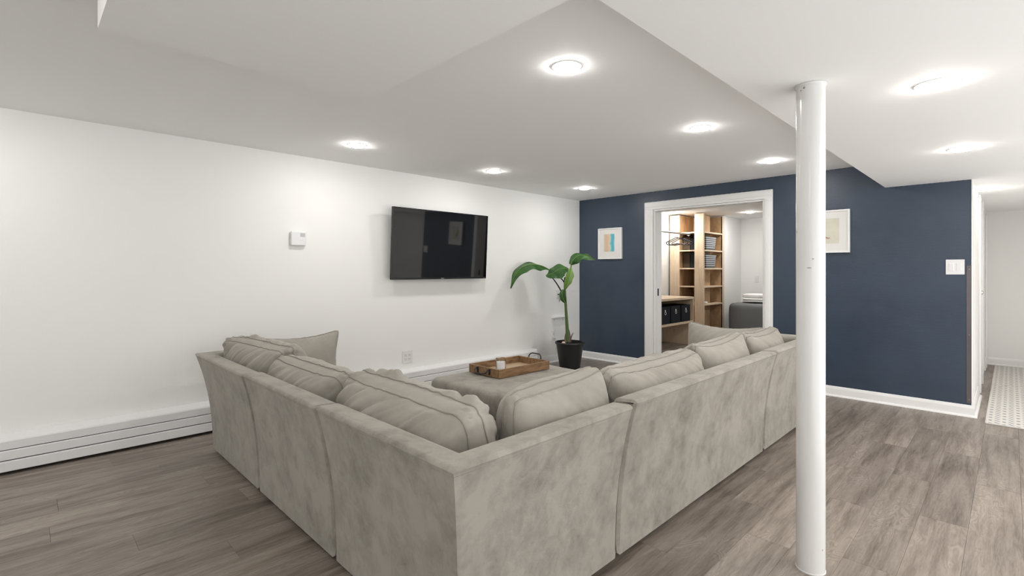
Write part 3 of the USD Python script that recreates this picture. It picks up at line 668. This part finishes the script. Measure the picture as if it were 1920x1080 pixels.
def backplane_y(slope=.12):      # against the near row's back (inner face leans)
    n = np.array([0, 1, slope * -0.0 - .11]); n /= np.linalg.norm(n); p = np.array([0, TY + .125, SH]); return (tuple(n), float(n @ p))
def backplane_x():
    n = np.array([-1, 0, -.11]); n /= np.linalg.norm(n); p = np.array([TX - .125, 0, SH]); return (tuple(n), float(n @ p))
def arm_left():
    n = np.array([1, 0, -.11]); n /= np.linalg.norm(n); p = np.array([LX + .125, 0, SH]); return (tuple(n), float(n @ p))
def arm_far():
    n = np.array([0, -1, -.11]); n /= np.linalg.norm(n); p = np.array([0, FY - .125, SH]); return (tuple(n), float(n @ p))
PI = math.pi
by, bx, al, af = backplane_y(), backplane_x(), arm_left(), arm_far()
def between(nx_, ny_, px_, py_):          # the plane where two neighbouring cushions press together
    n = np.array([nx_, ny_, 0.0]); n /= np.linalg.norm(n); c = float(n @ [px_, py_, 0])
    return (tuple(n), c), (tuple(-n), -c)
c1p, c0p = between(.7, -1, -3.66, 1.05)
c3p, c4p = between(-.6, -.8, -1.315, 1.235)
def wall(ax, sgn, val): n = [0, 0, 0]; n[ax] = sgn; return (tuple(n), sgn * val)
put_cushion('grey suede cushion leaning on the left arm, its sharp corner highest against the white wall', w=.64, h=.46, g=.04, centre=(-3.55, 1.34, .64), lean=.20, yaw=-PI / 2, planes=[seat, al, c0p], thick=.17, seed=3, ease=.03, roll=.07, crease=0.017, corner=.02, slant=.4, gather=0)
put_cushion('grey suede cushion slumped into the left corner of the sofa with pleated end', w=.76, h=.365, g=.06, centre=(-3.32, 1.04, .60), lean=.40, yaw=.06, planes=[seat, by, al, c1p, wall(0, -1, -2.97)], thick=.28, seed=5, ease=.08, crease=0.036, corner=.10, slant=-.5, gather=-.3)
put_cushion('grey suede cushion between the slumped corner cushion and the biggest cushion, second section', w=.80, h=.37, g=.06, centre=(-2.56, 1.07, .59), lean=.32, yaw=.02, planes=[seat, by, wall(0, 1, -2.98), wall(0, -1, -2.12)], thick=.28, seed=7, ease=.06, crease=0.034, slant=-.6, gather=-.0)
put_cushion('biggest plump grey cushion in the near corner of the sofa, wrinkled with stitched end', w=.86, h=.38, g=.075, centre=(-1.69, 1.09, .60), lean=.30, yaw=0, planes=[seat, by, c3p, wall(0, 1, -2.12), wall(0, -1, -1.225)], thick=.32, seed=9, ease=.05, crease=0.036, slant=-.8, gather=-.8)
put_cushion('grey suede cushion right of the near corner, standing against the right-hand back', w=.68, h=.40, g=.055, centre=(-1.33, 1.50, .60), lean=.26, yaw=PI / 2, planes=[seat, bx, c4p, wall(1, -1, 1.86)], thick=.27, seed=11, ease=.05, roll=-.06, crease=0.025, corner=.06, slant=.5, gather=-.2)
put_cushion('grey suede cushion first on the long two-seat section, nearest its near end', w=.88, h=.41, g=.06, centre=(-1.33, 2.34, .60), lean=.27, yaw=PI / 2, planes=[seat, bx, wall(1, 1, 1.86), wall(1, -1, 2.82)], thick=.28, seed=13, ease=.06, crease=0.032, slant=.5, gather=-.1)
put_cushion('pale grey cushion second on the long two-seat section, peaked at its far corner', w=.70, h=.45, g=.045, centre=(-1.33, 3.14, .62), lean=.22, yaw=PI / 2, planes=[seat, bx, wall(1, 1, 2.78), wall(1, -1, 3.52)], thick=.25, seed=15, roll=-.12, ease=.04, crease=0.019, corner=.05, slant=.4, gather=-.3)
put_cushion('grey cushion on the far section with a dark crumpled end beside the post', w=.68, h=.44, g=.06, centre=(-1.31, 3.87, .61), lean=.30, yaw=PI / 2, planes=[seat, bx, wall(1, 1, 3.50), wall(1, -1, 4.22)], thick=.27, seed=17, ease=.08, crease=0.046, slant=.2, gather=-.9)
put_cushion('grey cushion propped against the far arm below the doorway', w=.64, h=.43, g=.045, centre=(-1.66, 4.16, .62), lean=.16, yaw=PI, planes=[seat, af, wall(0, -1, -1.36)], thick=.22, seed=19, ease=.03, crease=0.019, corner=.05, slant=.4, gather=-.0)

# ------------------------------------------------------------------ ottoman, tray, candle
OX0, OX1, OY0, OY1 = -2.95, -2.04, 2.09, 3.09
ot = thing('ottoman', 'large square grey suede ottoman inside the sofa with a tray on it', 'ottoman', ((OX0 + OX1) / 2, (OY0 + OY1) / 2, 0))
oc = (-(OX0 + OX1) / 2, -(OY0 + OY1) / 2, 0)
part(ot, 'base', moved(soft_box(OX0 + .005, OX1 - .005, OY0 + .005, OY1 - .005, .03, .27, .02, step=.06), oc), 'suede', 40)
part(ot, 'cushion_top', moved(soft_box(OX0, OX1, OY0, OY1, .262, .432, .045, (.006, .006, .012), step=.025, wob=.008, seed=2), oc), 'suede', 60)
for sx in (-1, 1):
    for sy in (-1, 1): part(ot, 'foot', moved(lathe([(0, 0), (.022, 0), (.026, .03), (0, .03)], 14), (sx * .40, sy * .44, 0)), 'iron_black')
TZ = .446
ty = thing('serving_tray', 'rustic brown wooden tray with black iron handles on the ottoman', 'tray', (-2.665, 2.625, TZ), -1)
TW, TD, TH = .335, .52, .062           # x, y, height
part(ty, 'bottom_board', rbox(-TW / 2 + .01, TW / 2 - .01, -TD / 2 + .01, TD / 2 - .01, 0, .012, .002), 'tray_board')
for s in (-1, 1):
    part(ty, 'side_board', bbox(s * TW / 2 - (.014 if s > 0 else 0), s * TW / 2 + (.014 if s < 0 else 0), -TD / 2, TD / 2, 0, TH, .002), 'tray_wood', False)
    part(ty, 'end_board', bbox(-TW / 2 + .0145, TW / 2 - .0145, s * TD / 2 - (.014 if s > 0 else 0), s * TD / 2 + (.014 if s < 0 else 0), 0, TH, .002), 'tray_wood', False)
    y = s * (TD / 2 + .003)
    hp = [(-.065, y, .02), (-.065, y + s * .006, .05), (-.062, y + s * .012, .078), (-.045, y + s * .018, .092), (0, y + s * .02, .094), (.045, y + s * .018, .092), (.062, y + s * .012, .078), (.065, y + s * .006, .05), (.065, y, .02)]
    if s < 0: hp = [(a, y - (.012 + .03 * math.sin(math.pi * i / 8)) * (0 < i < 8), .052 - .030 * math.sin(math.pi * i / 8) + 0 * c) for i, (a, b, c) in enumerate(hp)]
    hd = part(ty, 'handle', tube(spline(hp, 40), .0045, 8), 'iron_black', 60, 'black iron handle')
    part(hd, 'mount', cat([rbox(xx_ - .008, xx_ + .008, min(y - s * .003, y + s * .003), max(y - s * .003, y + s * .003), .012, .056, .002) for xx_ in (-.065, .065)]), 'iron_black')
cd = thing('candle_jar', 'small glass candle jar with white label in the tray', 'candle', (-2.655, 2.52, TZ + .0165))
part(cd, 'jar', lathe([(0, 0), (.036, 0), (.039, .004), (.039, .078), (.037, .084), (.0375, .092), (.0355, .092), (.0345, .084), (.036, .077), (.036, .008), (0, .007)], 40), 'glass', 40)
part(cd, 'wax', lathe([(0, .009), (.0352, .009), (.0352, .064), (0, .063)], 32), 'wax')
part(cd, 'wick', tube([(0, 0, .063), (0, .001, .07), (.002, .001, .075)], .0012, 6), 'slot_dark')
def curved(r, a0, a1, z0, z1, t=.0008):
    a = np.linspace(a0, a1, 16); V = [(q * math.cos(x), q * math.sin(x), z) for x in a for q in (r, r + t) for z in (z0, z1)]; F = []
    for i in range(15):
        b = 4 * i
        for p_, q_ in ((0, 1), (1, 3), (3, 2), (2, 0)): F += [(b + p_, b + q_, b + 4 + q_), (b + p_, b + 4 + q_, b + 4 + p_)]
    m = trimesh.Trimesh(V, F, process=False); m.fix_normals(); return m
tc = math.atan2(-2.52, 2.655)
part(cd, 'label', curved(.0392, tc - .75, tc + .85, .016, .066), 'label_white', True)
ct = thing('coaster', 'small dark square coaster under the candle jar', 'coaster', (-2.645, 2.53, TZ + .0125), 20)
part(ct, 'slab', rbox(-.052, .052, -.05, .05, 0, .004, .0015), 'iron_black')

# ------------------------------------------------------------------ potted banana plant (local frame: r right, f away, z up as seen)
PX, PY = -3.80, 4.77
pl = thing('potted_plant', 'banana plant with broad drooping green leaves in a black nursery pot', 'plant', (PX, PY, 0))
part(pl, 'pot', lathe([(0, .0), (.118, 0), (.122, .004), (.166, .300), (.166, .306), (.178, .308), (.181, .318), (.178, .330), (.168, .331), (.163, .325), (.160, .29), (.118, .02), (0, .02)], 56), 'pot_black', 30, 'black plastic nursery pot')
part(pl, 'soil', lathe([(0, .285), (.06, .29), (.12, .283), (.156, .275), (.15, .25), (0, .25)], 40), 'soil')
part(pl, 'pebble', cat([moved(trimesh.creation.icosphere(2, r_), p_) for r_, p_ in ((.026, (-.065, -.04, .305)), (.012, (.03, -.10, .294)), (.010, (.045, -.02, .296)))]), 'stone_pale', True, 'pale stone on the soil')
def lp(u, v, f=0):              # picture-plane offsets measured on the photograph, as metres in the plant's own frame
    D = 6.086 + f; r = (u - 960) / 930 * D - (PX * ca + PY * sa); f = D - (-PX * sa + PY * ca); return np.array([r * ca - f * sa, r * sa + f * ca, 1.2 + (507 - v) / 930 * D])
part(pl, 'stem', tube(spline([lp(1064, 640), lp(1063, 610), lp(1061, 580), lp(1060, 560), lp(1059, 540), lp(1059, 520)], 30), .021, 12, taper=[1.25, 1.0, .85, .75, .6, .45]), 'stem_green', 60)
part(pl, 'sheath', cat([tube(spline([lp(1066, 641), lp(1067, 628), lp(1065, 615)], 10), .02, 10, taper=[1.2, .9, .3]), tube(spline([lp(1069, 641, .01), lp(1071, 632, .01), lp(1075, 624, .02)], 10), .012, 8, taper=[1.2, .8, .3]), tube(spline([lp(1061, 642, -.01), lp(1060, 633), lp(1062, 622)], 10), .013, 8, taper=[1.2, .8, .3])]), 'bark', 60, 'dry brown leaf sheath')
def leaf(name, spine, wid, normal, fold=.35, droop=.0, n=34, m_='leaf', wave=.012, seed=0, one=None, lab=None):
    c = spline(spine, n); t = np.gradient(c, axis=0); t /= np.linalg.norm(t, axis=1, keepdims=True)
    ts = np.linspace(0, 1, n)
    W_ = np.interp(ts, np.linspace(0, 1, len(wid)), wid)
    na = np.array(normal, float) if np.ndim(normal) == 1 else np.stack([np.interp(ts, np.linspace(0, 1, len(normal)), np.array(normal)[:, i]) for i in range(3)], 1)
    na = np.broadcast_to(na, (n, 3))
    K = 8; V = []
    for i in range(n):
        nn = na[i] - t[i] * (na[i] @ t[i]); nn /= np.linalg.norm(nn); b = np.cross(t[i], nn)
        for j in range(-K, K + 1):
            s = j / K
            if one is not None and s * one < 0: s *= .25
            up = fold * W_[i] * (abs(s) - 1.6 * droop * abs(s) ** 2) + wave * math.sin(ts[i] * 16 + seed + (1.3 if j > 0 else 0)) * abs(s) ** 1.5 * min(1, W_[i] * 14) - .0025 * (abs(j) % 2)
            V.append(c[i] + b * W_[i] * s + nn * up)
    k = 2 * K + 1; F = [f for i in range(n - 1) for j in range(k - 1) for f in ((i * k + j, i * k + j + 1, (i + 1) * k + j), (i * k + j + 1, (i + 1) * k + j + 1, (i + 1) * k + j))]
    V = np.array(V); me = trimesh.Trimesh(V, F, process=False)
    nv = me.vertex_normals; V2 = V - nv * .0012; N = len(V)
    rim = [i * k for i in range(n)] + [(n - 1) * k + j for j in range(1, k)] + [i * k + k - 1 for i in range(n - 2, -1, -1)] + [j for j in range(k - 2, 0, -1)]
    F2 = [(a + N, c_ + N, b + N) for a, b, c_ in F] + [f for a, b in zip(rim, rim[1:] + rim[:1]) for f in ((a, b, b + N), (a, b + N, a + N))]
    q = part(pl, name, trimesh.Trimesh(np.vstack([V, V2]), F + F2, process=False), m_, 60, lab)
    part(q, 'midrib', tube(c + 0.0005, .0045, 6, taper=[1, .8, .3]), 'leaf_pale', 60)
    return q
F_ = np.array([-sa, ca, 0]); Rr = np.array([ca, sa, 0]); U = np.array([0, 0, 1.0])
# long leaf arching left and down
part(pl, 'petiole', tube(spline([lp(1058, 562), lp(1053, 548), lp(1044, 532), lp(1034, 519, -.02)], 20), .0085, 8, taper=[1.3, 1, .7]), 'petiole_dark', 60)
leaf('leaf', [lp(1030, 506, -.02), lp(1014, 498, -.08), lp(994, 496, -.18), lp(976, 503, -.28), lp(963, 522, -.34), lp(957, 541, -.36)], [.01, .075, .085, .085, .055, .008], [U - .6 * F_, U - .8 * F_, -Rr * .6 + U * .5 - F_ * .8, -Rr - F_ * .7], fold=-.30, seed=1)
# front leaf folded, left of the stem
part(pl, 'petiole', tube(spline([lp(1060, 540), lp(1057, 528), lp(1050, 521, -.03), lp(1040, 515, -.05)], 14), .007, 8, taper=[1.2, 1, .7]), 'petiole_dark', 60)
leaf('leaf', [lp(1066, 506, -.04), lp(1056, 503, -.06), lp(1043, 508, -.09), lp(1031, 515, -.11), lp(1024, 517, -.12)], [.03, .10, .105, .075, .01], [U * .8 - F_ * .9, U * .6 - F_ - Rr * .3], fold=-.35, seed=2)
# top leaf arching right
part(pl, 'petiole', tube(spline([lp(1060, 540), lp(1065, 520, .02), lp(1070, 505, .04), lp(1071, 494, .05)], 16), .010, 8, taper=[1.3, 1, .7]), 'leaf_pale', 60)
leaf('leaf', [lp(1070, 496, .03), lp(1077, 485, .02), lp(1087, 479, .0), lp(1100, 480, -.03), lp(1109, 484, -.05), lp(1116, 487, -.06)], [.02, .085, .095, .075, .045, .006], [U * .9 - F_ * .8, U - F_ * .6], fold=-.28, seed=3)
# pale leaf hanging beside the stem head, small one below
leaf('leaf', [lp(1070, 503, -.02), lp(1068, 515, -.05), lp(1064, 528, -.05), lp(1060, 542, -.03)], [.01, .055, .05, .012], [-F_ + Rr * .3, -F_ + Rr * .5], fold=.3, seed=4, m_='leaf_pale', wave=.005, lab='pale green young leaf')
leaf('leaf', [lp(1060, 568, -.02), lp(1056, 560, -.04), lp(1054, 550, -.05), lp(1057, 543, -.04)], [.01, .035, .035, .008], [-F_ - Rr * .4, -F_ - Rr * .2], fold=.3, seed=5, wave=.004)

# ------------------------------------------------------------------ dressing room
ZT = 2.15
ca_ = thing('storage_bench', 'low pale birch shelf unit on the left inside the doorway', 'shelf unit', (-3.91, 6.72, 0))
co = (3.91, -6.72, 0)
CF, CY0, CY1 = -3.605, 5.75, 7.72
for nm, b in (('top_board', bbox(XL + .002, CF, CY0, CY1, .742, .777, .002)), ('side_panel', bbox(XL + .002, CF - .002, CY1 - .028, CY1 - .002, .0, .7415, .002)), ('side_panel', bbox(XL + .002, CF - .002, CY0 + .002, CY0 + .028, 0, .7415, .002)), ('shelf', bbox(XL + .002, CF, CY0 + .029, CY1 - .029, .362, .392, .002)), ('back_panel', bbox(XL + .002, XL + .014, CY0 + .03, CY1 - .03, .395, .74, .002))):
    part(ca_, nm, moved(b, co), 'birch', False)
bn = thing('storage_bin', 'black fabric storage bin with metal ring, right end of the low shelf', 'storage bin', (-3.80, 7.505, .393), 0, None)
part(bn, 'body', cat([rbox(-.16, .16, -.15, .15, 0, .012, .004), rbox(.148, .16, -.15, .15, 0, .262, .005), rbox(-.16, -.148, -.15, .15, 0, .262, .005), rbox(-.16, .16, .138, .15, 0, .262, .005), rbox(-.16, .16, -.15, -.138, 0, .262, .005)]), 'bin_black')
rg = part(bn, 'ring', turned(trimesh.creation.torus(.022, .004, 24, 10), PI / 2, (0, 1, 0)).apply_translation((.164, 0, .165)), 'ring_metal', 60, 'round metal ring pull')
part(rg, 'tab', rbox(.158, .164, -.012, .012, .18, .215, .002), 'ring_metal')
dup(bn, (-3.80, 7.17, .393), 0, 'black fabric storage bin with metal ring, in the middle of the low shelf')
dup(bn, (-3.80, 6.84, .393), 0, 'black fabric storage bin with metal ring, half hidden by the door jamb')
# corner shelving tower
tw = thing('shelf_tower', 'floor to ceiling birch shelf tower, narrow cubbies beside the hanging rail', 'shelf unit', (-3.9, 8.2, 0))
o = (3.9, -8.2, 0)
TYF, UX = 8.05, -3.595
A0, A1, A2, A3 = -4.20, -4.02, -3.755, UX
part(tw, 'stile', moved(bbox(A0, A1, TYF, TYF + .02, 0, ZT), o), 'birch', False)
part(tw, 'stile', moved(bbox(A2, A3, TYF, TYF + .02, 0, ZT), o), 'birch', False)
part(tw, 'side_panel', moved(bbox(A1 - .016, A1, TYF + .02, 8.58, 0, ZT), o), 'plywood', False)
part(tw, 'side_panel', moved(bbox(A2, A2 + .016, TYF + .02, 8.58, 0, ZT), o), 'plywood', False)
part(tw, 'back_panel', moved(bbox(A1, A2, 8.57, 8.585, 0, ZT), o), 'plywood', False)
for z in (1.85, 1.545, 1.24, .935, .635):
    part(tw, 'shelf', moved(bbox(A1, A2, TYF + .002, 8.568, z - .022, z), o), 'birch', False)
# deeper bookcase turned to face the room
bk = thing('bookcase', 'floor to ceiling birch bookcase turned to face the room, holding two baskets', 'shelf unit', (-3.68, 8.46, 0))
o = (3.68, -8.46, 0)
part(bk, 'side_panel', moved(bbox(-3.735, UX, TYF + .022, TYF + .038, 0, ZT), o), 'birch', False)
part(bk, 'side_panel', moved(bbox(-4.0 + .0, UX, 8.80, 8.83, 0, ZT), o), 'plywood', False)
part(bk, 'side_panel', moved(bbox(UX - .02, UX + .002, 8.80, 8.882, 0, ZT), o), 'birch', False)
part(bk, 'back_panel', moved(bbox(-4.0, -3.985, 8.59, 8.80, 0, ZT), o), 'plywood', False)
part(bk, 'back_panel', moved(bbox(-3.735, -3.725, TYF + .038, 8.60, 0, ZT), o), 'plywood', False)
for z in (1.85, 1.545, 1.24, .935, .635):
    part(bk, 'shelf', moved(bbox(-3.724, UX, TYF + .04, 8.798, z - .025, z), o), 'birch', False)
# baskets with pale bands
def basket(lab, loc):
    t = thing('basket', lab, 'basket', loc, 0, None)
    def shell(s0, s1, z0, z1, th=.006):
        V, F = [], []
        for z, s in ((z0, s0), (z1, s1)):
            for q in (0, th): V += [(sx * (.056 * s - q), sy * (.20 * s - q), z) for sx, sy in ((1, 1), (-1, 1), (-1, -1), (1, -1))]
        for i in range(4):
            j = (i + 1) % 4; F += [(i, 8 + i, 8 + j), (i, 8 + j, j), (4 + i, 4 + j, 12 + j), (4 + i, 12 + j, 12 + i), (8 + i, 12 + i, 12 + j), (8 + i, 12 + j, 8 + j), (i, j, 4 + j), (i, 4 + j, 4 + i)]
        m = trimesh.Trimesh(V, F, process=False); m.fix_normals(); return m
    part(t, 'body', cat([shell(.82, 1.0, 0, .225), box(-.043, .043, -.158, .158, 0, .006)]), 'basket_gray', False)
    for k in range(6):
        z = .035 + k * .033; s = .82 + .18 * z / .225
        part(t, 'band', shell(s * 1.03, (s + .012) * 1.03, z, z + .014), 'basket_pale', False)
    return t
b0 = basket('grey woven basket with pale bands on the upper bookcase shelf', (-3.66, 8.36, 1.546))
dup(b0, (-3.66, 8.36, 1.241), 0, 'grey woven basket with pale bands on the lower bookcase shelf')
def crate(lab, loc, w, d, h, m_):
    t = thing('storage_box', lab, 'storage box', loc)
    part(t, 'body', cat([rbox(-w / 2, w / 2, -d / 2, d / 2, 0, h, .006)]), m_)
    part(t, 'lid', rbox(-w / 2 - .003, w / 2 + .003, -d / 2 - .003, d / 2 + .003, h - .03, h + .006, .004), m_)
crate('brown storage box on the upper tower shelf behind the hangers', (-3.94, 8.28, 1.546), .12, .25, .22, 'bin_brown')
crate('black storage box on the upper tower shelf beside the brown box', (-3.825, 8.28, 1.546), .095, .25, .20, 'bin_black')
crate('dark brown storage box on the lower tower shelf', (-3.945, 8.28, 1.241), .12, .25, .255, 'bin_brown')
crate('black storage box on the lower tower shelf', (-3.825, 8.28, 1.241), .10, .25, .255, 'bin_black')
ti = thing('tissue_pack', 'small white packet lying on a bookcase shelf', 'packet', (-3.66, 8.24, .636), 20)
part(ti, 'pack', soft_box(-.04, .04, -.065, .065, 0, .035, .012, (.003, .003, .004), step=.012), 'towel_white', 60)
part(ti, 'label', rbox(-.025, .025, -.03, .03, .0365, .0395, .001), 'bed_gray')
rd = thing('hanging_rail', 'grey metal hanging rail between the doorway wall and shelf tower', 'rail', (-3.85, 6.9, 1.81))
part(rd, 'rod', tube([(0, y - 6.9, 0) for y in np.linspace(YR0 + .005, TYF - .003, 12)], .0135, 14), 'steel_rod', 60)
for y in (YR0 + .006, TYF - .006):
    part(rd, 'flange', turned(lathe([(0, -.005), (.028, -.005), (.028, .005), (0, .005)], 24), PI / 2, (1, 0, 0)).apply_translation((0, y - 6.9, 0)), 'chrome')
hg = thing('coat_hanger', 'black plastic coat hanger on the rail, front one', 'coat hanger', (-3.85, 7.62, 1.81), 12)
hook = [(.0, 0, -.075), (0, 0, -.04), (.012, 0, -.022), (.0185, 0, .0), (.013, 0, .0155), (0, 0, .0205), (-.013, 0, .0155), (-.0185, 0, .002)]
part(hg, 'hook', tube(spline(hook, 30), .0022, 8), 'steel_rod', 60)
part(hg, 'frame', tube(spline([(0, 0, -.072), (.07, 0, -.10), (.15, 0, -.138), (.175, 0, -.155), (.165, 0, -.172), (.0, 0, -.172), (-.165, 0, -.172), (-.175, 0, -.155), (-.15, 0, -.138), (-.07, 0, -.10), (0, 0, -.072)], 80), .0065, 8), 'hanger_black', 60)
dup(hg, (-3.85, 7.72, 1.81), 24, 'black plastic coat hanger on the rail, middle one')
dup(hg, (-3.85, 7.80, 1.81), 4, 'black plastic coat hanger on the rail, nearest the shelf tower')
# bed and towels
bd = thing('bed', 'grey covered bed in the far corner of the dressing room', 'bed', (-2.45, 8.98, 0))
part(bd, 'cover', soft_box(-.9, .9, -.56, .62, .10, .655, .075, (.0, .0, .012), step=.045, wob=.018, seed=8), 'bed_gray', 60)
part(bd, 'base', box(-.84, .84, -.50, .60, .04, .16), 'dark_hall', False)
for sx in (-1, 1):
    for sy in (-.45, .55): part(bd, 'leg', moved(lathe([(0, 0), (.025, 0), (.03, .05), (0, .05)], 12), (sx * .8, sy, 0)), 'iron_black')
tw_ = thing('folded_towel', 'white folded towel lying lowest on the grey bed', 'towel', (-2.98, 8.72, .672), 8)
def towel(w, d, h, seed):
    return [soft_box(-w / 2, w / 2, -d / 2, d / 2, i * h, (i + 1) * h - .001, h * .48, (.004, .004, 0), step=.022, wob=.012, seed=seed + i) for i in range(2)]
for i, q in enumerate(towel(.40, .30, .035, 3)): part(tw_, 'fold', q, 'towel_white', 60)
tw2 = thing('folded_towel', 'white rolled towel on top of the folded towel on the bed', 'towel', (-3.02, 8.72, .749), 5)
part(tw2, 'fold', soft_box(-.17, .17, -.11, .11, 0, .058, .028, (.004, .004, .01), step=.02, wob=.014, seed=6), 'towel_white', 60)

# ------------------------------------------------------------------ hall runners
def runner(lab, x0, x1, y0, y1, z):
    t = thing('runner_rug', lab, 'rug', ((x0 + x1) / 2, (y0 + y1) / 2, z))
    w, d = (x1 - x0) / 2, (y1 - y0) / 2
    part(t, 'pile', rbox(-w, w, -d, d, 0, .008, .003), 'rug_print')
    part(t, 'binding', cat([rbox(-w - .003, w + .003, s * d - .006, s * d + .006, 0, .0095, .003) for s in (-1, 1)] + [rbox(s * w - .005, s * w + .005, -d, d, 0, .0092, .003) for s in (-1, 1)]), 'rug_edge')
runner('pale grey patterned runner rug nearest in the hall', -.142, .62, 5.37, 7.22, .0004)
runner('pale grey patterned runner rug at the far end of the hall', -.142, .62, 7.235, 8.70, .0004)
